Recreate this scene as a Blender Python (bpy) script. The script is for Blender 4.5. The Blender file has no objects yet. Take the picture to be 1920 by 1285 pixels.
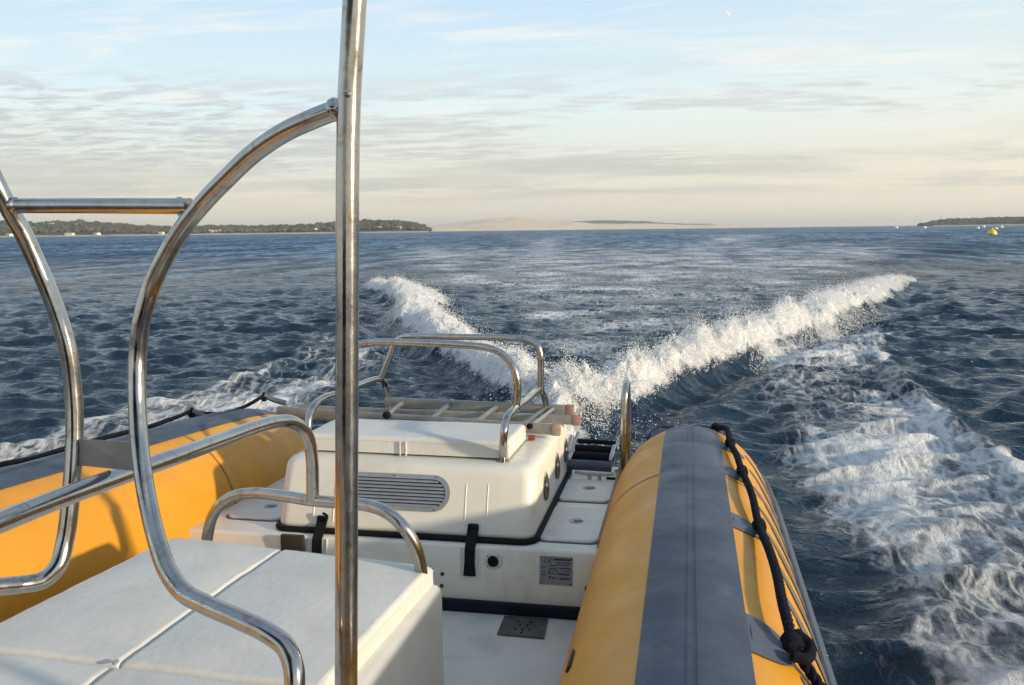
import bpy, bmesh, math, random
import numpy as np
from mathutils import Vector, Matrix, noise as mnoise
random.seed(7); rng = np.random.default_rng(11)
S = bpy.context.scene
COL = S.collection

# ------------------------------------------------------------------ camera
FPX = 1660.0
PSI, TH, RO = math.radians(11.3), math.radians(7.24), 0.0115
CAM = np.array([0.0, 0.0, 2.15])
F_ = np.array([-math.sin(PSI)*math.cos(TH), math.cos(PSI)*math.cos(TH), -math.sin(TH)])
R0 = np.array([math.cos(PSI), math.sin(PSI), 0.0]); U0 = np.cross(R0, F_)
R_ = R0*math.cos(RO) - U0*math.sin(RO); U_ = U0*math.cos(RO) + R0*math.sin(RO)
cd = bpy.data.cameras.new("camera"); cam = bpy.data.objects.new("camera", cd); COL.objects.link(cam)
cam.matrix_world = Matrix(((R_[0], U_[0], -F_[0], CAM[0]), (R_[1], U_[1], -F_[1], CAM[1]),
                           (R_[2], U_[2], -F_[2], CAM[2]), (0, 0, 0, 1)))
cd.sensor_width = 36; cd.lens = 36*FPX/1920; cd.clip_start = 0.05; cd.clip_end = 60000
S.camera = cam
S.view_settings.view_transform = 'Standard'; S.view_settings.look = 'None'
S.view_settings.exposure = 0.10; S.view_settings.gamma = 1.0
S.render.resolution_x = 1024; S.render.resolution_y = 685

# ------------------------------------------------------------------ sun + sky
SUN_EL = math.radians(12.0); SUN_AZ = math.atan2(0.95, -0.30)     # compass angle from +Y towards +X
sdir = Vector((math.sin(SUN_AZ)*math.cos(SUN_EL), math.cos(SUN_AZ)*math.cos(SUN_EL), math.sin(SUN_EL)))
sl = bpy.data.lights.new("sun", 'SUN'); sl.energy = 4.6; sl.angle = math.radians(2.6); sl.color = (1.0, 0.84, 0.61)
sun = bpy.data.objects.new("sun", sl); COL.objects.link(sun)
sun.rotation_euler = sdir.to_track_quat('Z', 'Y').to_euler()

class NT:
    """tiny node-tree writer"""
    def __init__(s, nt): s.nt = nt; nt.nodes.clear()
    def n(s, t, ins=None, **kw):
        nd = s.nt.nodes.new(t)
        for k, v in kw.items(): setattr(nd, k, v)
        for k, v in (ins or {}).items(): s.set(nd, k, v)
        return nd
    def set(s, nd, k, v):
        sock = nd.inputs[k]
        if isinstance(v, bpy.types.NodeSocket): s.nt.links.new(v, sock)
        elif isinstance(v, bpy.types.Node): s.nt.links.new(v.outputs[0], sock)
        else: sock.default_value = v
    def math(s, op, a, b=0.0, clamp=False):
        return s.n('ShaderNodeMath', {0: a, 1: b}, operation=op, use_clamp=clamp).outputs[0]
    def vmath(s, op, a, b=(0, 0, 0)):
        return s.n('ShaderNodeVectorMath', {0: a, 1: b}, operation=op).outputs[0]
    def mix(s, fac, a, b):
        nd = s.nt.nodes.new('ShaderNodeMix'); nd.data_type = 'RGBA'
        s.set(nd, 0, fac); s.set(nd, 6, a); s.set(nd, 7, b); return nd.outputs[2]
    def rng(s, v, a, b, c=0.0, d=1.0, smooth=True):
        return s.n('ShaderNodeMapRange', {0: v, 1: a, 2: b, 3: c, 4: d},
                   interpolation_type='SMOOTHSTEP' if smooth else 'LINEAR').outputs[0]
    def noise(s, vec, scale, detail=4.0, rough=0.55, dist=0.0):
        return s.n('ShaderNodeTexNoise', {'Vector': vec, 'Scale': scale, 'Detail': detail, 'Roughness': rough, 'Distortion': dist}).outputs[0]
    def ramp(s, fac, stops):
        r = s.n('ShaderNodeValToRGB', {0: fac}); e = r.color_ramp.elements
        while len(e) < len(stops): e.new(0.5)
        for el, (p, c) in zip(e, stops): el.position = p; el.color = c
        return r.outputs[0]

W = bpy.data.worlds.new("World"); S.world = W; W.use_nodes = True
w = NT(W.node_tree)
sky = w.n('ShaderNodeTexSky', sky_type='NISHITA', sun_disc=False, sun_elevation=SUN_EL, sun_rotation=SUN_AZ,
          altitude=0.0, air_density=1.0, dust_density=1.2, ozone_density=2.0)
tc = w.n('ShaderNodeTexCoord').outputs['Generated']
sep = w.n('ShaderNodeSeparateXYZ', {0: tc})
X, Y, Z = sep.outputs
zc = w.math('MAXIMUM', Z, 0.0)
den = w.math('ADD', zc, 0.055)
cu = w.math('DIVIDE', X, den); cv = w.math('DIVIDE', Y, den)
cp = w.n('ShaderNodeCombineXYZ', {0: cu, 1: cv, 2: 0.0}).outputs[0]
# veil: high thin haze that pales the blue
SK = 1.0
veil = w.ramp(zc, [(0.0, (8.1, 7.4, 6.0, 1)), (0.04, (8.9, 8.2, 6.7, 1)), (0.08, (8.7, 8.8, 7.7, 1)), (0.13, (8.2, 9.6, 9.7, 1)), (0.25, (6.0, 8.1, 9.9, 1)), (0.5, (4.1, 5.7, 7.6, 1)), (1.0, (2.9, 4.0, 5.8, 1))])
skyc = w.mix(0.88, sky.outputs[0], veil)
# warmer to the right (towards the sun)
warm = w.rng(w.math('ADD', w.math('MULTIPLY', X, 0.93), w.math('MULTIPLY', Y, -0.25)), -0.6, 0.6)
skyc = w.mix(w.math('MULTIPLY', w.math('MULTIPLY', warm, w.rng(zc, 0.36, 0.02)), 0.6), skyc, (10.4, 9.3, 7.0, 1))
# cloud sheets
st = w.vmath('MULTIPLY', cp, (0.50, 1.0, 1.0))
n1 = w.noise(st, 0.9, 9.0, 0.62, 0.35)
n2 = w.noise(w.vmath('ADD', cp, (7.3, 2.1, 0)), 0.28, 3.0, 0.5)
n3 = w.noise(w.vmath('MULTIPLY', cp, (1.6, 3.4, 1)), 1.9, 6.0, 0.6, 0.2)
cov = w.math('ADD', w.math('MULTIPLY', n1, 0.62), w.math('MULTIPLY', n3, 0.38))
cl = w.math('MULTIPLY', w.rng(cov, 0.46, 0.57), w.rng(n2, 0.36, 0.56))
band = w.math('MULTIPLY', w.rng(zc, 0.02, 0.05), w.rng(zc, 0.20, 0.12))
cloudy = w.math('MULTIPLY', cl, band)
leftw = w.rng(X, 0.3, -0.5)
ccol = w.mix(w.rng(zc, 0.03, 0.2), (5.9, 5.8, 5.2, 1), (5.8, 6.2, 6.4, 1))
skyc = w.mix(w.math('MULTIPLY', cloudy, 0.78), skyc, ccol)
mn = w.noise(w.vmath('MULTIPLY', cp, (2.2, 3.6, 1)), 1.5, 8.0, 0.66, 0.5)
ml = w.math('MULTIPLY', w.rng(mn, 0.44, 0.60), w.math('MULTIPLY', w.rng(X, -0.25, -0.50), w.math('MULTIPLY', w.rng(zc, 0.045, 0.075), w.rng(zc, 0.175, 0.13))))
skyc = w.mix(w.math('MULTIPLY', ml, 0.85), skyc, (5.5, 5.9, 6.1, 1))
# low flat grey bank
bank = w.math('MULTIPLY', w.rng(zc, 0.025, 0.045), w.rng(zc, 0.085, 0.07))
bn = w.rng(w.noise(w.vmath('MULTIPLY', cp, (0.25, 0.5, 1)), 0.9, 7.0, 0.6), 0.42, 0.58)
skyc = w.mix(w.math('MULTIPLY', w.math('MULTIPLY', bank, bn), 0.7), skyc, (6.0, 6.1, 5.5, 1))
# bright high wisps
wn = w.rng(w.noise(w.vmath('MULTIPLY', cp, (0.6, 1.7, 1)), 1.1, 7.0, 0.62, 0.6), 0.50, 0.68)
skyc = w.mix(w.math('MULTIPLY', w.math('MULTIPLY', wn, w.rng(zc, 0.08, 0.14)), 0.55), skyc, (9.6, 9.3, 8.7, 1))
bg = w.n('ShaderNodeBackground', {0: skyc, 1: 0.10})
w.n('ShaderNodeOutputWorld', {0: bg})

# ------------------------------------------------------------------ helpers
def Dp(x, y): return F_*FPX + R_*(x-960) - U_*(y-642.5)
def PD(x, y, d): return Vector(CAM + Dp(x, y)*d/FPX)
def PZ(x, y, z): v = Dp(x, y); return Vector(CAM + v*((z-CAM[2])/v[2]))
def PY(x, y, Yv): v = Dp(x, y); return Vector(CAM + v*(Yv/v[1]))

def tag(o, label=None, cat=None, group=None, kind=None):
    if label: o['label'] = label
    if cat: o['category'] = cat
    if group: o['group'] = group
    if kind: o['kind'] = kind
    return o
def empty(name, loc, label, cat, group=None):
    o = bpy.data.objects.new(name, None); COL.objects.link(o); o.location = loc
    return tag(o, label, cat, group)

def mat(name, color, rough=0.5, metal=0.0, var=0.0, vscale=6.0, bump=0.0, bscale=60.0, coat=0.0, spec=0.5, rvar=0.0, dirt_or_reflection=None, dscale=3.0, damt=0.0, sheen=0.0, aniso=0.0):
    m = bpy.data.materials.new(name); m.use_nodes = True; g = NT(m.node_tree)
    co = g.n('ShaderNodeTexCoord').outputs['Object']
    col = (*color, 1)
    if var:
        nz = g.noise(co, vscale, 6.0, 0.6)
        col = g.mix(g.rng(nz, 0.3, 0.7), tuple(c*(1-var) for c in color)+(1,), tuple(min(1, c*(1+var)) for c in color)+(1,))
    if dirt_or_reflection:
        dn = g.rng(g.noise(co, dscale, 8.0, 0.68, 0.4), 0.50, 0.72)
        col = g.mix(g.math('MULTIPLY', dn, damt), col, (*dirt_or_reflection, 1))
    ro = rough
    if rvar: ro = g.rng(g.noise(co, vscale*1.7, 5.0, 0.6), 0.3, 0.7, rough-rvar, rough+rvar)
    p = g.n('ShaderNodeBsdfPrincipled', {'Base Color': col, 'Roughness': ro, 'Metallic': metal, 'Coat Weight': coat, 'Specular IOR Level': spec})
    if bump:
        bz = g.noise(co, bscale, 4.0, 0.6)
        b = g.n('ShaderNodeBump', {'Height': bz, 'Strength': bump, 'Distance': 0.01})
        g.set(p, 'Normal', b.outputs[0])
    g.n('ShaderNodeOutputMaterial', {0: p})
    return m
M = dict(
  gel=mat('gelcoat', (0.74, 0.70, 0.60), 0.34, var=0.05, vscale=2.5, bump=0.05, bscale=14, rvar=0.09, dirt_or_reflection=(0.40, 0.35, 0.26), dscale=2.2, damt=0.35),
  gel2=mat('deck_gelcoat', (0.64, 0.62, 0.56), 0.5, var=0.05, vscale=5, bump=0.12, bscale=160, rvar=0.08, dirt_or_reflection=(0.33, 0.31, 0.27), dscale=4, damt=0.4),
  vinyl=mat('white_vinyl', (0.66, 0.635, 0.575), 0.48, var=0.04, vscale=4, bump=0.22, bscale=26, rvar=0.07, dirt_or_reflection=(0.46, 0.44, 0.39), dscale=3.0, damt=0.3),
  steel=mat('polished_steel', (0.47, 0.445, 0.41), 0.185, 1.0, var=0.08, vscale=14, rvar=0.055, bump=0.03, bscale=40, dirt_or_reflection=(0.26, 0.16, 0.09), dscale=26, damt=0.7),  # brown blotches paint dark brown reflections into the steel colour
  brush=mat('brushed_steel', (0.30, 0.29, 0.28), 0.42, 1.0, var=0.1, vscale=9, rvar=0.08),
  alu=mat('aluminium', (0.30, 0.285, 0.265), 0.48, 0.7, var=0.14, vscale=12, bump=0.1, bscale=40, dirt_or_reflection=(0.22, 0.19, 0.16), dscale=14, damt=0.6),
  yellow=mat('yellow_tube_fabric', (0.62, 0.272, 0.012), 0.46, var=0.08, vscale=2.2, bump=0.22, bscale=7, rvar=0.10, dirt_or_reflection=(0.42, 0.20, 0.035), dscale=4.5, damt=0.5),
  grey=mat('grey_tube_fabric', (0.046, 0.060, 0.088), 0.50, var=0.18, vscale=3, bump=0.20, bscale=9, rvar=0.10, dirt_or_reflection=(0.105, 0.12, 0.145), dscale=7, damt=0.45),
  greyl=mat('light_grey_patch', (0.075, 0.090, 0.118), 0.55, var=0.10, vscale=8, bump=0.1, bscale=30),
  decal=mat('grey_decal', (0.135, 0.125, 0.115), 0.5, var=0.1, vscale=8),
  rope=mat('black_rope', (0.008, 0.009, 0.016), 0.85, spec=0.15, var=0.3, vscale=60, bump=0.6, bscale=300),
  rubber=mat('black_rubber', (0.008, 0.008, 0.010), 0.6, spec=0.15, var=0.2, vscale=30, bump=0.1, bscale=60),
  navy=mat('navy_skirting', (0.010, 0.011, 0.022), 0.55, spec=0.15, var=0.2, vscale=10),
  dark=mat('dark_recess', (0.006, 0.006, 0.007), 0.8, spec=0.08),
  brown=mat('brown_plastic', (0.030, 0.022, 0.016), 0.5),
  seam=mat('seam_rubber', (0.10, 0.095, 0.085), 0.7),  # dark grey of the lid seals and locker seam
  vent=mat('vent_metal', (0.36, 0.36, 0.37), 0.36, 0.55, var=0.08, vscale=20),
  drain=mat('drain_plate_metal', (0.105, 0.10, 0.092), 0.5, 0.4, var=0.25, vscale=25),
  pad=mat('label_plate', (0.24, 0.24, 0.25), 0.45, 0.3, var=0.08, vscale=40),
  ink=mat('label_ink', (0.035, 0.035, 0.05), 0.6),
  pink=mat('faded_red_cap', (0.31, 0.175, 0.15), 0.6, var=0.2, vscale=60),
  wood=mat('weathered_timber', (0.36, 0.22, 0.10), 0.7, var=0.15, vscale=30),
  orange=mat('brown_trim', (0.26, 0.11, 0.045), 0.55, var=0.12, vscale=12),
)

def link(name, me, m, parent=None, smooth=True):
    o = bpy.data.objects.new(name, me); COL.objects.link(o)
    if isinstance(m, (list, tuple)):
        for q in m: me.materials.append(q)
    elif m: me.materials.append(m)
    if smooth and len(me.polygons): me.polygons.foreach_set('use_smooth', [True]*len(me.polygons))
    if parent:
        o.parent = parent; bpy.context.view_layer.update()
        o.matrix_parent_inverse = parent.matrix_world.inverted()
    return o

class MB:
    def __init__(s): s.v = []; s.f = []
    def add(s, vs, fs):
        b = len(s.v); s.v += [tuple(p) for p in vs]; s.f += [tuple(i+b for i in f) for f in fs]; return s
    def tube(s, pts, r, seg=20, cap=True, n=None, raw=False, ell=None):
        P = [Vector(p) for p in pts]
        if not raw: P = spline(P, n or 10)
        rr = r if callable(r) else (lambda t: r)
        T = [(P[min(i+1, len(P)-1)]-P[max(i-1, 0)]).normalized() for i in range(len(P))]
        u = T[0].orthogonal().normalized(); vs = []
        for i, p in enumerate(P):
            u = (u - T[i]*u.dot(T[i])).normalized(); q = T[i].cross(u); rad = rr(i/(len(P)-1))
            for k in range(seg):
                a = 2*math.pi*k/seg; vs.append(p + (u*math.cos(a)+q*math.sin(a))*rad)
        fs = [(i*seg+k, i*seg+(k+1) % seg, (i+1)*seg+(k+1) % seg, (i+1)*seg+k) for i in range(len(P)-1) for k in range(seg)]
        if cap: fs += [tuple(range(seg))[::-1], tuple((len(P)-1)*seg+k for k in range(seg))]
        return s.add(vs, fs)
    def box(s, c, ax, ay, az, bev=0.0, seg=2):
        """box centred c with half-axis vectors"""
        c = Vector(c); ax, ay, az = map(Vector, (ax, ay, az))
        vs = [c+ax*i+ay*j+az*k for i in (-1, 1) for j in (-1, 1) for k in (-1, 1)]
        return s.hexa(vs, bev, seg)
    def hexa(s, vs, bev=0.0, seg=2):
        """8 verts ordered (x-y-z-),(x-y-z+),(x-y+z-),(x-y+z+),(x+...)"""
        bm = bmesh.new(); B = [bm.verts.new(v) for v in vs]
        for f in ((0, 1, 3, 2), (4, 6, 7, 5), (0, 4, 5, 1), (2, 3, 7, 6), (0, 2, 6, 4), (1, 5, 7, 3)): bm.faces.new([B[i] for i in f])
        bmesh.ops.recalc_face_normals(bm, faces=bm.faces)
        if bev: bmesh.ops.bevel(bm, geom=list(bm.edges), offset=bev, segments=seg, profile=0.5, affect='EDGES')
        bm.verts.index_update()
        s.add([v.co.copy() for v in bm.verts], [tuple(v.index for v in f.verts) for f in bm.faces]); bm.free(); return s
    def lath(s, c, axis, prof, seg=24):
        """profile [(h, r)] revolved about axis at c"""
        a = Vector(axis).normalized(); u = a.orthogonal().normalized(); q = a.cross(u); vs = []
        for h, r in prof:
            for k in range(seg):
                t = 2*math.pi*k/seg; vs.append(Vector(c)+a*h+(u*math.cos(t)+q*math.sin(t))*r)
        fs = [(i*seg+k, i*seg+(k+1) % seg, (i+1)*seg+(k+1) % seg, (i+1)*seg+k) for i in range(len(prof)-1) for k in range(seg)]
        fs += [tuple(range(seg))[::-1], tuple((len(prof)-1)*seg+k for k in range(seg))]
        return s.add(vs, fs)
    def build(s, name, m, parent=None, smooth=True, angle=35):
        me = bpy.data.meshes.new(name); me.from_pydata(s.v, [], s.f); me.validate()
        o = link(name, me, m, parent, smooth)
        if smooth:
            bm = bmesh.new(); bm.from_mesh(me)
            for e in bm.edges:
                if len(e.link_faces) == 2 and e.calc_face_angle(0) > math.radians(angle): e.smooth = False
            bm.to_mesh(me); bm.free()
        return o

def spline(P, n=10):
    if len(P) < 3:
        return [P[0].lerp(P[-1], t/6) for t in range(7)]
    out = []
    Q = [P[0]*2-P[1]] + P + [P[-1]*2-P[-2]]
    for i in range(1, len(Q)-2):
        p0, p1, p2, p3 = Q[i-1:i+3]
        # centripetal Catmull-Rom
        def tj(t, a, b): return t + max(1e-5, (b-a).length)**0.5
        t0 = 0; t1 = tj(t0, p0, p1); t2 = tj(t1, p1, p2); t3 = tj(t2, p2, p3)
        for k in range(n):
            t = t1+(t2-t1)*k/n
            A1 = p0*((t1-t)/(t1-t0))+p1*((t-t0)/(t1-t0)); A2 = p1*((t2-t)/(t2-t1))+p2*((t-t1)/(t2-t1)); A3 = p2*((t3-t)/(t3-t2))+p3*((t-t2)/(t3-t2))
            B1 = A1*((t2-t)/(t2-t0))+A2*((t-t0)/(t2-t0)); B2 = A2*((t3-t)/(t3-t1))+A3*((t-t1)/(t3-t1))
            out.append(B1*((t2-t)/(t2-t1))+B2*((t-t1)/(t2-t1)))
    out.append(P[-1]); return out

def rrect(cx, cy, hx, hy, r, n=6):
    pts = []
    for sx, sy, a0 in ((1, 1, 0), (-1, 1, 90), (-1, -1, 180), (1, -1, 270)):
        for k in range(n+1):
            a = math.radians(a0+90*k/n); pts.append((cx+sx*(hx-r)+r*math.cos(a), cy+sy*(hy-r)+r*math.sin(a)))
    return pts
def slab(mb, outline, to3, z0, z1, bev=0.0):
    """extrude 2-D outline; to3(u,v,h)"""
    n = len(outline); cu = sum(p[0] for p in outline)/n; cv = sum(p[1] for p in outline)/n
    lv = [(z0, 1.0), (z1-bev, 1.0)] + ([(z1, None)] if bev else [])
    vs = []
    for h, sc in lv:
        for u, v in outline:
            if sc is None:
                d = math.hypot(u-cu, v-cv); k = (d-bev)/d
                vs.append(to3(cu+(u-cu)*k, cv+(v-cv)*k, h))
            else: vs.append(to3(u, v, h))
    L = len(lv)
    fs = [(i*n+k, i*n+(k+1) % n, (i+1)*n+(k+1) % n, (i+1)*n+k) for i in range(L-1) for k in range(n)]
    fs += [tuple(range(n))[::-1], tuple((L-1)*n+k for k in range(n))]
    mb.add(vs, fs)

# ================================================================== THE SEA
WAVES = []
def make_waves():
    for i in range(130):
        L = 0.20*(15.0**(i/129.0))*(0.93+0.14*random.random())      # 0.2 .. 3 m
        th = math.radians(random.gauss(174, 21))                      # travelling direction
        steep = 0.048 if L < 0.9 else (0.024 if L < 1.6 else 0.010)
        a = steep*L/(2*math.pi)*(0.6+0.9*random.random())
        k = 2*math.pi/L
        WAVES.append((k*math.sin(th), k*math.cos(th), a, random.random()*6.283, L, 0))
    for i in range(34):                                               # steeper open-water chop away from the boat
        L = 1.5*(3.6**(i/33.0)); th = math.radians(random.gauss(176, 34)); k = 2*math.pi/L
        WAVES.append((k*math.sin(th), k*math.cos(th), 0.034*L/(2*math.pi)*(0.6+0.8*random.random()), random.random()*6.283, L, 1))
make_waves()
XR = lambda Yv: -1.15+(Yv-10.0)*0.352+0.25*np.sin(Yv*0.31)             # right-hand ridge of the wake
XL = lambda Yv: -1.95-(Yv-10.5)*0.44-0.25*np.sin(Yv*0.37+1)
def sst(x, a, b): t = np.clip((x-a)/(b-a), 0, 1); return t*t*(3-2*t)

def vnoise(x, y, seed=0):
    """smooth value noise, vectorised"""
    xi = np.floor(x).astype(np.int64); yi = np.floor(y).astype(np.int64); fx = x-xi; fy = y-yi
    fx = fx*fx*(3-2*fx); fy = fy*fy*(3-2*fy)
    def h(a, b):
        n = (a*374761393 + b*668265263 + seed*982451653) & 0xffffffff
        n = ((n ^ (n >> 13))*1274126177) & 0xffffffff
        return ((n ^ (n >> 16)) & 0xffff)/65535.0
    return (h(xi, yi)*(1-fx)+h(xi+1, yi)*fx)*(1-fy)+(h(xi, yi+1)*(1-fx)+h(xi+1, yi+1)*fx)*fy
def fbm(x, y, oct=4, seed=0, g=0.5):
    s = 0; a = 1; t = 0
    for i in range(oct):
        s = s+a*vnoise(x*2**i+i*17.3, y*2**i+i*9.1, seed+i); t += a; a *= g
    return s/t

def wake(x, y):
    """height, foam mask, chop damping of the wake at x,y"""
    H = np.zeros_like(x); Fm = np.zeros_like(x)
    wob = (fbm(y*0.45, x*0.15, 3, 5)-0.5)*1.3
    lump = fbm(x*1.7, y*1.1, 4, 21)
    fine = fbm(x*5.5, y*4.0, 3, 31)
    # right ridge
    u = x-XR(y)-wob*sst(y, 10, 20)*0.8
    ampR = np.interp(y, [7.5, 9.5, 12, 16, 22, 28, 33, 37, 42], [0, .20, .36, .44, .42, .33, .22, .10, 0])
    wR = 0.32+0.009*(y-10)
    prof = np.exp(-np.where(u > 0, (u/wR)**2, (u/(1.9*wR))**2))
    am = ampR*(0.45+1.1*lump)
    H += am*prof
    wt = prof*np.clip(ampR/0.3, 0, 1)
    tear = fbm((y+0.35*x)*3.6, u*0.9, 4, 301, 0.6)
    H += wt*(fine-0.5)*0.26+wt*(fbm(x*2.6, y*2.6, 2, 77)-0.5)*0.26+wt*(tear-0.5)*0.34+wt*(fbm(x*14, y*11, 2, 303)-0.5)*0.10
    Fm = np.maximum(Fm, (0.45+1.1*tear)*np.clip(ampR/0.30, 0, 1)*np.exp(-np.where(u > 0, (u/(wR*1.05))**4, (u/(wR*1.6))**2))*(0.62+0.95*fbm(x*1.6, y*1.1, 4, 211)))
    H -= 0.16*np.clip(ampR/0.4, 0, 1)*np.exp(-((u-2.1*wR)/(1.1*wR))**2)
    # left ridge
    u = -(x-XL(y))+wob*sst(y, 10, 20)*0.8
    ampL = np.interp(y, [8, 10.5, 13, 17, 22, 27, 31, 35], [0, .18, .32, .38, .43, .41, .30, 0])
    prof = np.exp(-np.where(u > 0, (u/wR)**2, (u/(2.2*wR))**2))
    H += ampL*(0.45+1.1*lump)*prof
    wt = prof*np.clip(ampL/0.3, 0, 1)
    tear = fbm((y-0.44*x)*3.6, u*0.9, 4, 311, 0.6)
    H += wt*(fine-0.5)*0.24+wt*(fbm(x*2.6, y*2.6, 2, 78)-0.5)*0.24+wt*(tear-0.5)*0.30+wt*(fbm(x*14, y*11, 2, 313)-0.5)*0.09
    Fm = np.maximum(Fm, (0.42+1.05*tear)*np.clip(ampL/0.30, 0, 1)*np.exp(-np.where(u > 0, (u/(wR*1.05))**4, (u/(wR*2.3))**2))*(0.55+0.95*fbm(x*1.6, y*1.1, 4, 212)))
    H -= 0.14*np.clip(ampL/0.4, 0, 1)*np.exp(-((u-2.1*wR)/(1.1*wR))**2)
    # boil just behind the stern
    bx, by = x+1.5, y-8.6
    boil = np.exp(-(bx/0.6)**2-(by/1.6)**2)
    H += boil*(0.10+0.5*(fine-0.3)*0.6+0.25*(lump-0.5)); Fm = np.maximum(Fm, boil*0.95)
    # inside the V: turbulent streaks, light lacework
    inV = sst(x-XL(y), -0.3, 1.2+0.10*y)*sst(XR(y)-x, -0.3, 1.2+0.10*y)*sst(y, 9, 13)
    near = np.exp(-((x-XR(y))/(0.10*y+0.6))**2)+np.exp(-((x-XL(y))/(0.10*y+0.6))**2)
    edge = inV*np.clip(near, 0, 1)*np.exp(-(y-10)/60)
    Fm = np.maximum(Fm, edge*0.62*(0.35+1.2*fbm(x*0.9, y*0.9, 4, 41)))
    cen = inV*np.exp(-((x+1.5+(y-10)*-0.02)/(0.07*y+0.4))**2)
    Fm = np.maximum(Fm, inV*(0.47-0.23*sst(y, 35, 160))*(0.40+1.2*fbm(x*0.6, y*0.5, 4, 43)))
    # far streaks of the old wake, widening with distance
    ax = x/np.maximum(y, 1)
    grain = 0.5+1.0*fbm(ax*24, y*0.012, 4, 47)*(0.5+fbm(x*0.5, y*0.12, 3, 48))
    far = sst(y, 12, 40)*grain*(np.exp(-((ax+0.07)/0.24)**4)*0.24+np.exp(-((ax-0.075+0.35/np.sqrt(y+1))/0.05)**2)*0.20+np.exp(-((ax+0.16)/0.055)**2)*0.15)
    Fm = np.maximum(Fm, far*np.exp(-y/1400))
    # wash peeling off the hull sides: right
    l = np.interp(y, [-5, 3, 4.6, 7.7, 12, 16.5, 20, 25], [.75, .75, .80, .74, .72, .85, 1.3, 2.2])
    r = np.interp(y, [-5, 3, 8.2, 11.9, 16, 20, 25], [2.4, 2.6, 3.05, 2.95, 3.4, 4.2, 5.6])
    c = (x-l)/(r-l)
    wv = (fbm(y*0.5, x*0.3, 3, 61)-0.5)*0.5
    band = sst(c+wv*0.8, -0.22, 0.30)*(1-sst(c+wv*0.5, 0.90, 1.06))*(1-sst(y, 17, 31))
    Fm = np.maximum(Fm, band*(0.26+0.60*fbm(x*0.8, y*0.38, 4, 63)))
    crest = np.exp(-((c+wv*0.35-0.93)/0.07)**2)*(1-sst(y, 13, 19))
    H += crest*(0.10+0.10*(lump-0.4)); Fm = np.maximum(Fm, crest*1.5*np.clip(fbm(x*0.6, y*0.5, 3, 64)*2-0.62, 0, 1))
    H += band*(fbm(x*1.5, y*0.9, 4, 65)-0.5)*0.15
    H -= 0.10*np.exp(-((x-0.9)/0.5)**2)*(1-sst(y, 9, 14))
    # left wash
    l2 = np.interp(y, [0, 7, 11, 14, 20, 26], [-3.6, -3.6, -4.1, -4.5, -5.5, -7])
    r2 = np.interp(y, [0, 7.3, 10.7, 14, 20, 26], [-6.0, -6.75, -6.5, -6.6, -8.0, -10])
    c = (x-l2)/(r2-l2)
    band = sst(c+wv*0.8, -0.15, 0.5)*(1-sst(c+wv*0.6, 0.90, 1.12))*(1-sst(y, 16, 27))
    Fm = np.maximum(Fm, band*(0.22+0.60*fbm(x*0.8, y*0.4, 4, 71)))
    crest = np.exp(-((c+wv*0.35-0.97)/0.08)**2)*(1-sst(y, 13, 19))
    H += crest*0.07; Fm = np.maximum(Fm, crest*0.6*(0.5+0.9*fbm(x*1.0, y*0.6, 3, 74)))
    H += band*(fbm(x*1.5, y*0.9, 4, 75)-0.5)*0.20
    # rolling humps left by the wake further out
    H += inV*(fbm(x*1.1, y*3.2, 4, 81)-0.5)*0.13*np.exp(-y/90)
    damp = 1-0.62*np.clip(inV, 0, 1)*np.exp(-y/150)
    hull = sst(x, -3.4, -3.0)*(1-sst(x, .38, .65))*(1-sst(y, 5.2, 6.8))
    H = H*(1-hull); damp = damp*(1-hull); Fm = Fm*(1-hull)
    return H, Fm, damp, hull

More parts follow.
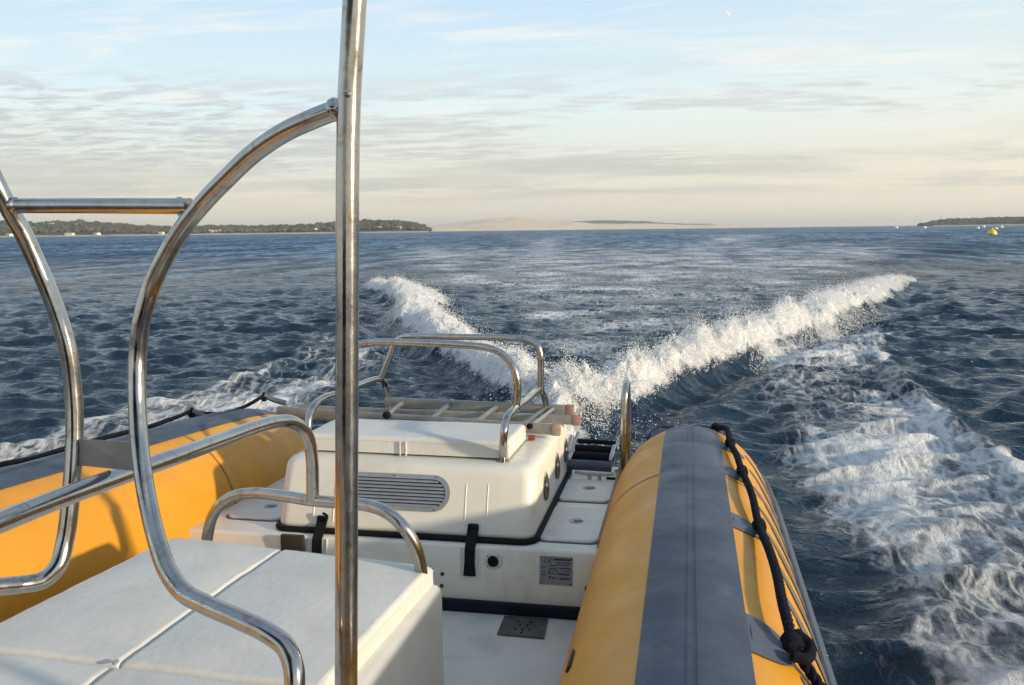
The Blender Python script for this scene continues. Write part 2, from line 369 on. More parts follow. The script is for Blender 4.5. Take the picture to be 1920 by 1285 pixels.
def sea():
    fr = FPX*1024/1920
    ys = [760.0]
    while ys[-1] > 0.25:
        y = ys[-1]; r = 2.15*fr/y
        step = 0.95 if r < 7 else (0.50 if r < 20 else (0.38 if r < 48 else 0.24))
        if y < 10: step = 0.16
        ys.append(y-step)
    r = 2.15*fr/np.array(ys); r = r[(r > 0) & (r < 70)]
    r = np.concatenate([r, np.arange(r[-1]+0.6, 260, 0.75), np.arange(260, 620, 1.6), np.arange(620, 1100, 6), np.geomspace(1110, 8000, 60)])
    r = np.concatenate([[0.4, 1.0, 1.8], r, [9000, 12000, 16000, 22000]])
    hx = -PSI
    a_in = np.linspace(hx-0.60, hx+0.60, 1150)
    a_out1 = np.linspace(hx+0.60, hx+math.pi, 140)[1:]; a_out0 = np.linspace(hx-math.pi, hx-0.60, 140)[:-1]
    A = np.concatenate([a_out0, a_in, a_out1])
    RR, AA = np.meshgrid(r, A, indexing='ij')
    x = RR*np.sin(AA); y = RR*np.cos(AA)
    H, Fm, damp, hull = wake(x, y)
    dr = np.gradient(r)[:, None]; da = np.gradient(A)[None, :]*RR
    sp = np.maximum(dr*1.0, da)+0*RR
    dx = np.zeros_like(x); dy = np.zeros_like(x); dz = np.zeros_like(x)
    gust = 0.55+0.9*fbm(x*0.03+3, y*0.03, 3, 91)
    for kx, ky, a, ph, L, far_ in WAVES:
        wgt = np.clip((L/np.maximum(sp, 1e-6)-1.9)/1.5, 0, 1)
        if far_: wgt = wgt*sst(RR, 45 if L < 4 else 110, 160 if L < 4 else 320)
        rows = np.where(wgt.max(axis=1) > 0)[0]
        if len(rows) == 0: continue
        s = slice(rows[0], rows[-1]+1)
        t = kx*x[s]+ky*y[s]+ph+1.2*np.sin(0.21*x[s]*ky+0.17*y[s]+ph)
        aw = a*wgt[s]*gust[s]*damp[s]
        c = np.cos(t); sn = np.sin(t); k = math.hypot(kx, ky)
        dz[s] += aw*c; dx[s] -= 0.9*aw*sn*kx/k; dy[s] -= 0.9*aw*sn*ky/k
    X3 = x+dx; Y3 = y+dy; Z3 = H+dz-hull*0.25
    nr, na = x.shape
    co = np.stack([X3, Y3, Z3], -1).reshape(-1, 3).astype(np.float32)
    idx = np.arange(nr*na, dtype=np.int32).reshape(nr, na)
    q = np.stack([idx[:-1, :-1], idx[:-1, 1:], idx[1:, 1:], idx[1:, :-1]], -1).reshape(-1, 4)
    q = q[:, ::-1]
    me = bpy.data.meshes.new('water'); me.vertices.add(len(co)); me.vertices.foreach_set('co', co.ravel())
    me.loops.add(len(q)*4); me.loops.foreach_set('vertex_index', q.ravel().astype(np.int32))
    me.polygons.add(len(q)); me.polygons.foreach_set('loop_start', np.arange(0, len(q)*4, 4, dtype=np.int32))
    me.polygons.foreach_set('use_smooth', np.ones(len(q), dtype=bool))
    me.update(calc_edges=True)
    at = me.attributes.new('foam', 'FLOAT', 'POINT'); at.data.foreach_set('value', Fm.ravel().astype(np.float32))
    m = bpy.data.materials.new('sea_water'); m.use_nodes = True; g = NT(m.node_tree)
    geo = g.n('ShaderNodeNewGeometry'); pos = geo.outputs['Position']
    fo = g.n('ShaderNodeAttribute', attribute_name='foam').outputs['Fac']
    dist = g.n('ShaderNodeVectorMath', {0: pos}, operation='LENGTH').outputs['Value']
    # small ripples (fine near, coarser far)
    b1 = g.noise(g.vmath('MULTIPLY', pos, (1.0, 1.5, 1.0)), 5.5, 5.0, 0.62, 0.3)
    b2 = g.noise(g.vmath('MULTIPLY', pos, (0.6, 1.5, 1.0)), 1.1, 6.0, 0.62, 0.4)
    b3 = g.noise(g.vmath('MULTIPLY', pos, (0.6, 1.5, 1.0)), 0.22, 7.0, 0.65, 0.3)
    f2 = g.rng(dist, 8.0, 45.0, 0.12, 1.0); f3 = g.rng(dist, 50.0, 250.0)
    h = g.math('ADD', g.math('MULTIPLY', b1, 0.075), g.math('MULTIPLY', g.math('MULTIPLY', b2, 0.42), f2))
    h = g.math('ADD', h, g.math('MULTIPLY', g.math('MULTIPLY', b3, 1.3), f3))
    bmp = g.n('ShaderNodeBump', {'Height': h, 'Strength': 1.0, 'Distance': 1.0})
    wv = g.noise(pos, 0.07, 3.0, 0.5)
    bc = g.mix(wv, (0.004, 0.017, 0.032, 1), (0.007, 0.027, 0.050, 1))
    # body colour under a reflecting skin; far out the steep little faces hide the grazing ones, so the skin reflects less
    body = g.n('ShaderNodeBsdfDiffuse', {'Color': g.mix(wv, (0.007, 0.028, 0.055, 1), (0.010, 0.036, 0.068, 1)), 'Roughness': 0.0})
    skin = g.n('ShaderNodeBsdfGlossy', {'Color': g.mix(g.rng(dist, 15, 110), (0.97, 0.98, 1.0, 1), (0.66, 0.82, 1.0, 1)), 'Roughness': g.rng(dist, 5, 300, 0.06, 0.16), 'Normal': bmp.outputs[0]})  # far blue tint paints in the reflection of higher, bluer sky
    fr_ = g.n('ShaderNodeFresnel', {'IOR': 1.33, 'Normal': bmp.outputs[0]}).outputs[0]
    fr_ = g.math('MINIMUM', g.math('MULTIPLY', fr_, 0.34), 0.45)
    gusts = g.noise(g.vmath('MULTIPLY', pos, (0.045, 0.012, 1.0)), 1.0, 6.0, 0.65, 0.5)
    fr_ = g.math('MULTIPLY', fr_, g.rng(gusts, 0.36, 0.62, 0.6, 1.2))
    chop = g.noise(g.vmath('MULTIPLY', pos, (0.42, 0.085, 1.0)), 1.0, 5.0, 0.7, 0.4)  # light and dark dashes painted into the reflection strength, not wave shape
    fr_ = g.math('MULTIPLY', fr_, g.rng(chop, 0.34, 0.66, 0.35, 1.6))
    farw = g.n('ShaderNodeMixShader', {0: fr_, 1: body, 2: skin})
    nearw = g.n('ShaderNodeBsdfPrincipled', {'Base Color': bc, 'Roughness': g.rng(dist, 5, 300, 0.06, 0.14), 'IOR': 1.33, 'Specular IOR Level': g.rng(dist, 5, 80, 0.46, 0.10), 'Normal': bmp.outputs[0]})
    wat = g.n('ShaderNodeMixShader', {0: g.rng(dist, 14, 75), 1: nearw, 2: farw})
    # foam pattern
    fp = g.vmath('MULTIPLY', pos, (1.0, 0.46, 0.35))
    w1 = g.noise(fp, 3.0, 9.0, 0.70, 0.9)
    w2 = g.noise(fp, 11.0, 6.0, 0.72, 0.6)
    vr = g.n('ShaderNodeTexVoronoi', {'Vector': g.vmath('ADD', fp, g.vmath('MULTIPLY', g.n('ShaderNodeTexNoise', {'Vector': fp, 'Scale': 2.2, 'Detail': 4.0}).outputs[1], (0.9, 0.9, 0.9))), 'Scale': 5.2, 'Randomness': 1.0}, feature='DISTANCE_TO_EDGE').outputs[0]
    lace = g.rng(vr, 0.0, 0.22, 1.0, 0.0)
    pat = g.math('ADD', g.math('ADD', g.math('MULTIPLY', w1, 0.54), g.math('MULTIPLY', w2, 0.30)), g.math('MULTIPLY', lace, 0.13))
    sm = g.math('ADD', pat, g.math('MULTIPLY', fo, 1.05))
    fac = g.rng(sm, g.rng(dist, 20, 90, 0.91, 0.70), 1.28, 0.0, 1.0)
    fac = g.math('MULTIPLY', fac, g.rng(fo, 0.01, 0.12), clamp=True)
    fb = g.n('ShaderNodeBump', {'Height': g.math('ADD', g.math('MULTIPLY', w2, 0.10), g.math('MULTIPLY', g.noise(pos, 13.0, 5.0, 0.7), 0.05)), 'Strength': 0.9, 'Distance': 1.0})
    foam = g.n('ShaderNodeBsdfPrincipled', {'Base Color': (0.82, 0.82, 0.81, 1), 'Roughness': 0.7, 'Subsurface Weight': 0.0, 'Normal': fb.outputs[0]})
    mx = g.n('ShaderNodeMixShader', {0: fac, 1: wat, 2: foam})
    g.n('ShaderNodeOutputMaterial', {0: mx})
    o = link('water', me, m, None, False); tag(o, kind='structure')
    return o
sea()

def spray():
    """droplets thrown up along the two ridges and behind the stern"""
    pts = []; rad = []
    def ridge(n, fx, y0, y1, amp, sgn, pw=1.0):
        yy = y0+(y1-y0)*rng.random(n)**pw
        wob = (fbm(yy*0.45, fx(yy)*0.15, 3, 5)-0.5)*1.3
        xc = fx(yy)+wob*sst(yy, 10, 20)*0.8*1.0
        off = rng.normal(0, 1, n)
        xx = xc+sgn*(off*(0.30+0.012*(yy-10)))
        Hh, Fm, dd, hh = wake(xx, yy)
        up = rng.exponential(1.0, n)*0.044*amp(yy)/0.5*(0.3+1.5*vnoise(yy*2.3, xx*2.3, 9))
        keep = (Fm > 0.22)
        for a, b, c, u in zip(xx[keep], yy[keep], Hh[keep], up[keep]):
            pts.append((a, b, c+u)); rad.append(random.uniform(0.0022, 0.0085)*(0.7+0.025*b)*(1.0 if u < 0.15 else 0.7))
    ampR = lambda y: np.interp(y, [7.5, 9.5, 12, 16, 22, 28, 33, 37, 42], [0.1, .4, .7, .75, .75, .64, .5, .3, 0])
    ridge(120000, XR, 9.0, 38.0, ampR, 1, 1.1)
    ridge(64000, XL, 9.5, 33.0, ampR, -1, 1.1)
    n = 5000
    yy = rng.normal(8.9, 1.1, n); xx = rng.normal(-1.5, 0.5, n); Hh = wake(xx, yy)[0]
    for a, b, c in zip(xx, yy, Hh):
        if b > 6.3: pts.append((a, b, c+random.expovariate(1)*0.08)); rad.append(random.uniform(0.002, 0.006))
    P = np.array(pts); Rr = np.array(rad)
    base = np.array([(1, 0, 0), (-1, 0, 0), (0, 1, 0), (0, -1, 0), (0, 0, 1), (0, 0, -1)], float)
    fc = np.array([(0, 2, 4), (2, 1, 4), (1, 3, 4), (3, 0, 4), (2, 0, 5), (1, 2, 5), (3, 1, 5), (0, 3, 5)])
    sc = 0.7+0.8*rng.random((len(P), 1, 3))
    V = P[:, None, :]+base[None]*Rr[:, None, None]*sc
    Fq = (fc[None]+np.arange(len(P))[:, None, None]*6).reshape(-1, 3)
    me = bpy.data.meshes.new('wake_spray'); me.vertices.add(len(V)*6); me.vertices.foreach_set('co', V.astype(np.float32).ravel())
    me.loops.add(len(Fq)*3); me.loops.foreach_set('vertex_index', Fq.ravel().astype(np.int32))
    me.polygons.add(len(Fq)); me.polygons.foreach_set('loop_start', np.arange(0, len(Fq)*3, 3, dtype=np.int32))
    me.update(calc_edges=True)
    o = link('wake_spray', me, mat('spray_droplets', (0.86, 0.85, 0.83), 0.4), None, True)
    tag(o, 'white droplets thrown up along the two foaming ridges of the wake', 'spray', kind='stuff')
spray()

# ================================================================== FAR SHORES
def land_strip(name, prof, dist, depth, m, zwater=-0.5, rows=14, bumpy=1.0, seed=3, label=None, cat=None):
    """a long hill: prof = [(px, py_top)], its foot at distance dist, its crest depth/2 behind"""
    xs = np.arange(prof[0][0], prof[-1][0]+0.01, 2.0)
    tops = np.interp(xs, [p[0] for p in prof], [p[1] for p in prof])
    vs = []; nc = len(xs)
    for j in range(rows):
        t = j/(rows-1)
        for i, px in enumerate(xs):
            b = PD(px, 436, 1.0); dx, dy = b[0], b[1]; L = math.hypot(dx, dy); dx /= L; dy /= L
            ddc = dist+depth*0.5; dd = dist+depth*t
            pt = PD(px, tops[i], 1.0)-Vector(CAM); hgt = 2.15+ddc*pt[2]/math.hypot(pt[0], pt[1])
            shape = math.sin(math.pi*min(1, t*1.0))**0.75
            nz = mnoise.fractal(Vector((dx*dd*0.011, dy*dd*0.011, seed)), 1.0, 2.0, 4)
            z = zwater+(hgt-zwater)*shape*(1+0.10*bumpy*nz*(1-abs(2*t-1)))
            vs.append((dx*dd, dy*dd, z))
    fs = [(j*nc+i, j*nc+i+1, (j+1)*nc+i+1, (j+1)*nc+i) for j in range(rows-1) for i in range(nc-1)]
    mb = MB().add(vs, fs); o = mb.build(name, m, None, True, 180)
    tag(o, label, cat, kind='structure'); return o, vs, nc, rows

def land_mat(name, c1, c2, scale):
    m = bpy.data.materials.new(name); m.use_nodes = True; g = NT(m.node_tree)
    pos = g.n('ShaderNodeNewGeometry').outputs['Position']
    nz = g.noise(pos, scale, 8.0, 0.65)
    p = g.n('ShaderNodeBsdfPrincipled', {'Base Color': g.mix(g.rng(nz, 0.38, 0.62), (*c1, 1), (*c2, 1)), 'Roughness': 0.95, 'Specular IOR Level': 0.1})
    g.n('ShaderNodeOutputMaterial', {0: p}); return m
m_hill = land_mat('wooded_ground', (0.06, 0.064, 0.045), (0.11, 0.10, 0.07), 0.03)
m_leaf = land_mat('pine_foliage', (0.058, 0.066, 0.050), (0.11, 0.112, 0.082), 0.05)
m_sand = land_mat('dune_sand', (0.76, 0.58, 0.38), (0.86, 0.70, 0.50), 0.006)
m_beach = land_mat('beach_sand', (0.42, 0.36, 0.28), (0.55, 0.48, 0.38), 0.02)
P_L = [(-420, 428), (-300, 420), (-200, 414), (-100, 418), (0, 420), (60, 423), (110, 421), (150, 419), (200, 423), (260, 427), (330, 431), (400, 428), (470, 428), (540, 427), (590, 424), (630, 420), (680, 418), (740, 417), (775, 421), (795, 427), (808, 432)]
P_D = [(770, 432), (815, 424), (850, 419), (880, 415), (905, 412), (930, 410), (955, 409), (990, 411), (1030, 414), (1070, 416), (1110, 419), (1160, 420), (1210, 420), (1260, 421), (1300, 422), (1340, 421), (1380, 422), (1430, 424), (1500, 426), (1540, 427.5)]
P_K = [(1066, 418), (1090, 414.5), (1130, 413.5), (1170, 414), (1200, 415), (1240, 418), (1290, 420), (1330, 420), (1365, 422)]
P_R = [(1722, 422.5), (1736, 420.5), (1750, 417), (1775, 414), (1800, 412.5), (1850, 411), (1900, 410), (1960, 409), (2100, 408), (2300, 411), (2500, 420)]
oL, vL, ncL, rL = land_strip('wooded_hills', P_L, 1600, 900, m_hill, seed=3)
oD, _, _, _ = land_strip('sand_dunes', P_D, 4300, 1500, m_sand, seed=8, bumpy=1.6)
oK, vK, ncK, rK = land_strip('dark_ridge', P_K, 6200, 900, m_hill, seed=5)
oR, vR, ncR, rR = land_strip('low_headland', P_R, 2300, 500, m_hill, seed=9)

def forest(name, vs, nc, rows, n, size, label, seed, jmax=0.62):
    rnd = random.Random(seed); mb = MB()
    t = (1+5**.5)/2
    ico = [Vector(p).normalized() for p in ((-1, t, 0), (1, t, 0), (-1, -t, 0), (1, -t, 0), (0, -1, t), (0, 1, t), (0, -1, -t), (0, 1, -t), (t, 0, -1), (t, 0, 1), (-t, 0, -1), (-t, 0, 1))]
    fc = [(0, 11, 5), (0, 5, 1), (0, 1, 7), (0, 7, 10), (0, 10, 11), (1, 5, 9), (5, 11, 4), (11, 10, 2), (10, 7, 6), (7, 1, 8), (3, 9, 4), (3, 4, 2), (3, 2, 6), (3, 6, 8), (3, 8, 9), (4, 9, 5), (2, 4, 11), (6, 2, 10), (8, 6, 7), (9, 8, 1)]
    for _ in range(n):
        i = rnd.randrange(nc-1); j = rnd.uniform(0.06, jmax)*(rows-1); j0 = int(j); f = j-j0
        a = Vector(vs[j0*nc+i]).lerp(Vector(vs[(j0+1)*nc+i]), f)
        if a.z < 1.2: continue
        s = size*rnd.uniform(0.5, 1.25)*(1.6 if rnd.random() < 0.06 else 1)
        mb.add([a+Vector((p.x*s*rnd.uniform(.7, 1.3), p.y*s*rnd.uniform(.7, 1.3), s*0.35+p.z*s*0.75*rnd.uniform(.7, 1.3))) for p in ico], fc)
    o = mb.build(name, m_leaf, None, False); tag(o, label, 'forest', kind='stuff')
forest('coastal_forest', vL, ncL, rL, 13000, 4.0, 'dark pine woods covering the hills along the left shore', 1)
forest('headland_forest', vR, ncR, rR, 4200, 3.4, 'dark low trees covering the headland at the far right', 2)
# beach along the left shore and along the headland
for nm, prof, dist in (('left_beach', P_L, 1565), ('headland_beach', P_R[2:], 2270)):
    mb = MB(); vs = []
    xs = np.arange(prof[0][0], prof[-1][0], 4.0)
    for j, (off, z) in enumerate(((0, -0.3), (14, 0.9), (60, 2.2), (110, 2.0))):
        for i, px in enumerate(xs):
            b = PD(px, 436, 1.0); L = math.hypot(b[0], b[1]); dd = dist+off+4*math.sin(i*0.7)
            vs.append((b[0]/L*dd, b[1]/L*dd, z+0.5*mnoise.noise(Vector((i*0.21, j, 0)))*(j > 0)))
    n = len(xs)
    mb.add(vs, [(j*n+i, j*n+i+1, (j+1)*n+i+1, (j+1)*n+i) for j in range(3) for i in range(n-1)])
    tag(mb.build(nm, m_beach, None, True, 180), kind='structure')

# houses on the left shore
m_wall = mat('house_wall', (0.66, 0.62, 0.56), 0.8, var=0.05, vscale=0.5)
m_roof = mat('house_roof', (0.34, 0.20, 0.13), 0.85, var=0.15, vscale=0.8)
m_pane = mat('house_window', (0.03, 0.035, 0.045), 0.25)
H_PX = [(18, 441, 1.0, 'pale house at the left foot of the wooded hill, left of the curved steel tube'),
        (62, 432, 0.8, 'small white house half way up the wooded hill nearest the left edge'),
        (97, 424, 1.0, 'white house high on the wooded crest below the horizontal steel bar'),
        (131, 443, 1.5, 'long white house on the beach below the highest wooded crest'),
        (147, 423, 0.9, 'lone white house near the crest just right of the hill summit'),
        (168, 432, 0.8, 'small white house alone amid the trees right of the hill summit'),
        (182, 443, 1.2, 'low white waterfront house right of the longest beach house'),
        (303, 441, 0.8, 'small pale waterfront house just left of where the curved tube crosses the shore'),
        (396, 436, 0.9, 'first white house right of the curved tube on the village shore'),
        (409, 436, 1.4, 'largest bright white house of the shoreline village right of the curved tube'),
        (428, 437, 0.8, 'small white house second from the large bright village house'),
        (452, 437, 0.9, 'cream house near the middle of the shoreline village'),
        (480, 435, 1.1, 'white house set higher behind the middle of the shoreline village'),
        (507, 436, 0.8, 'small house towards the right end of the shoreline village'),
        (533, 434, 0.9, 'pale house among trees towards the vertical pole'),
        (556, 433, 1.1, 'bright white house nearest the vertical pole on its left'),
        (590, 434, 0.9, 'waterfront house just left of the vertical pole'),
        (712, 431, 0.8, 'small white house at the foot of the hill right of the vertical pole'),
        (748, 427, 1.1, 'white house on the slope near where the wooded hill meets the sand dunes')]
for px, py, sc, lab in H_PX:
    # stand the house on the hillside where the sight line meets it
    b = Dp(px, py); b = b/math.hypot(b[0], b[1]); 
    bi = min(range(ncL), key=lambda i: abs(math.atan2(vL[i][0], vL[i][1])-math.atan2(b[0], b[1])))
    best = None
    for j in range(rL//2+1):
        v = vL[j*ncL+bi]; dd = math.hypot(v[0], v[1]); zray = 2.15+b[2]*dd
        if best is None or abs(v[2]-zray) < best[0]: best = (abs(v[2]-zray), dd, v[2])
    dd, zz = best[1], max(best[2], 1.0)
    if zz < 2.5: dd = 1612; zz = 1.6
    e = empty('house', (b[0]*dd, b[1]*dd, zz), lab, 'house', 'houses on the wooded shore')
    e.rotation_euler.z = random.uniform(-0.5, 0.5)
    wx, wy, wh = 4.3*sc, 3.6, 3.4
    g1 = MB().box((0, 0, wh/2), (wx, 0, 0), (0, wy, 0), (0, 0, wh/2+0.3)); o1 = g1.build('wall', m_wall, None, False); o1.parent = e
    g2 = MB(); rx, ry = wx+0.3, wy+0.4
    g2.add([(-rx, -ry, wh+.25), (rx, -ry, wh+.25), (rx, ry, wh+.25), (-rx, ry, wh+.25), (-rx, 0, wh+1.6), (rx, 0, wh+1.6)],
           [(0, 1, 5, 4), (2, 3, 4, 5), (1, 2, 5), (3, 0, 4), (3, 2, 1, 0)]); o2 = g2.build('roof', m_roof, None, False); o2.parent = e
    for q in (-0.5, 0.5):
        g3 = MB().box((q*wx, -wy-0.03, 1.7), (0.55, 0, 0), (0, 0.05, 0), (0, 0, 0.6)); o3 = g3.build('window', m_pane, None, False); o3.parent = o1

# buoys
def buoy(px, py, r, m, name, label, cat, group, mast=False):
    p = PZ(px, py, 0.0)
    e = empty(name, p, label, cat, group)
    b = MB().lath((0, 0, -r*0.5), (0, 0, 1), [(0, r*.55), (r*.3, r*.9), (r*.8, r), (r*1.25, r*.85), (r*1.6, r*.5), (r*1.75, r*.16)], 20)
    o = b.build('float', m, None); o.parent = e
    t = MB().lath((0, 0, r*1.1), (0, 0, 1), [(0, r*.14), (r*.35, r*.14), (r*.37, r*.2), (r*.45, r*.2)], 12)
    o = t.build('mooring_ring' if not mast else 'topmark', M['vent'] if not mast else m, None); o.parent = e
my = mat('yellow_buoy_paint', (0.80, 0.62, 0.02), 0.4, var=0.1, vscale=3)
mw = mat('white_buoy_paint', (0.85, 0.85, 0.83), 0.4)
buoy(1860, 441, 0.95, my, 'yellow_buoy', 'round bright yellow mooring buoy floating near the right edge', 'buoy', None, True)
for px, py, lab in ((1681, 428.0, 'white buoy floating farthest left of the small white buoys'), (1734, 428.0, 'white buoy floating below the tip of the wooded headland'),
                (1834, 429.0, 'white buoy floating just left of and beyond the yellow buoy'), (1844, 426.2, 'faint white buoy nearest the headland above the yellow buoy'),
                (1868, 430.2, 'white buoy floating right behind the yellow buoy'), (1878, 427.0, 'white buoy farthest right, beyond the yellow buoy')):
    p = PZ(px, py, 0); buoy(px, py, 0.0016*p.length, mw, 'mooring_buoy', lab, 'buoy', 'white mooring buoys before the headland')

# moon
mc = PD(1364, 27, 30000); mm = bpy.data.materials.new('moon_light'); mm.use_nodes = True; g = NT(mm.node_tree)
g.n('ShaderNodeOutputMaterial', {0: g.n('ShaderNodeEmission', {0: (1, 0.98, 0.93, 1), 1: 0.90})})
mb = MB(); ax = Vector(R_)*0.62+Vector(U_)*-0.78; ay = Vector(R_)*0.78+Vector(U_)*0.62; rad = 105; vs = []
for k in range(25):
    a = math.pi*k/24-math.pi/2
    o1 = Vector((math.cos(a), math.sin(a))); inn = Vector((0.35*math.cos(a), math.sin(a)))
    for q in (inn, o1): vs += [mc+(ay*q.x+ax*q.y)*rad, mc+(ay*q.x+ax*q.y)*rad+Vector(F_)*60]
mb.add(vs, [(4*k, 4*k+2, 4*k+6, 4*k+4) for k in range(24)]+[(4*k+1, 4*k+5, 4*k+7, 4*k+3) for k in range(24)]+[(4*k+2, 4*k+3, 4*k+7, 4*k+6) for k in range(24)]+[(4*k, 4*k+4, 4*k+5, 4*k+1) for k in range(24)])
tag(mb.build('moon', mm, None, False), 'pale white crescent moon high in the clear blue sky', 'moon')

# ================================================================== THE BOAT
boat = empty('inflatable_boat', (-1.33, 3.0, 0.0), 'yellow and grey rigid inflatable boat with white deck and steel rails in the foreground', 'boat')
boat_parts = []
def part(mb, name, m, parent=None, **k): return mb.build(name, m, parent or boat, **k)
DZ = 0.45; SZ = 0.735; XC = -1.33

# ---- inflatable tubes
TR = 0.425
def axis_r(Yv): return Vector((0.03, Yv, 0.63))
def axis_l(Yv):
    t = max(0.0, (5.2-Yv)/2.2)
    return Vector((-2.68-0.14*min(t, 1.6), Yv, 0.645+0.10*min(t, 1.6)))
def rad(Yv): return TR*float(np.interp(Yv, [-9, 4.5, 4.8, 5.0, 5.15, 5.3, 5.42, 5.5, 5.55], [1, 1, .985, .95, .885, .76, .58, .34, .02]))
YS = list(np.linspace(-3.2, 4.4, 58)) + list(np.linspace(4.5, 5.3, 14)) + list(np.linspace(5.34, 5.55, 9))
def surf(ax, Yv, phi, off=0.0):
    """phi: angle from the top towards +X"""
    a = ax(Yv); r = rad(Yv)+off
    return Vector((a.x+math.sin(phi)*r, Yv, a.z+math.cos(phi)*r))
def shell(mb, ax, ys, p0, p1, n, off, thick=True):
    vs = []
    for Yv in ys:
        for k in range(n+1):
            o = off
            if thick and k in (0, n): o = -0.002
            kk = min(max(k, 0 if not thick else 1), n if not thick else n-1)
            ph = p0+(p1-p0)*((kk-1)/(n-2) if thick else k/n)
            vs.append(surf(ax, Yv, ph, o))
    m = n+1
    fs = [(i*m+k, i*m+k+1, (i+1)*m+k+1, (i+1)*m+k) for i in range(len(ys)-1) for k in range(n)]
    mb.add(vs, fs)
def pc(ax, px, py):
    """point where the sight line meets the tube wall (for laying fittings on it) -> (Y, phi)"""
    d = Dp(px, py); d = d/np.linalg.norm(d); t = 0.5
    for _ in range(4000):
        p = CAM+d*t; a = ax(p[1]); dist = math.hypot(p[0]-a.x, p[2]-a.z)-rad(p[1])
        if dist < 0.002: break
        t += max(0.002, dist*0.6)
    return p[1], math.atan2(p[0]-a.x, p[2]-a.z)

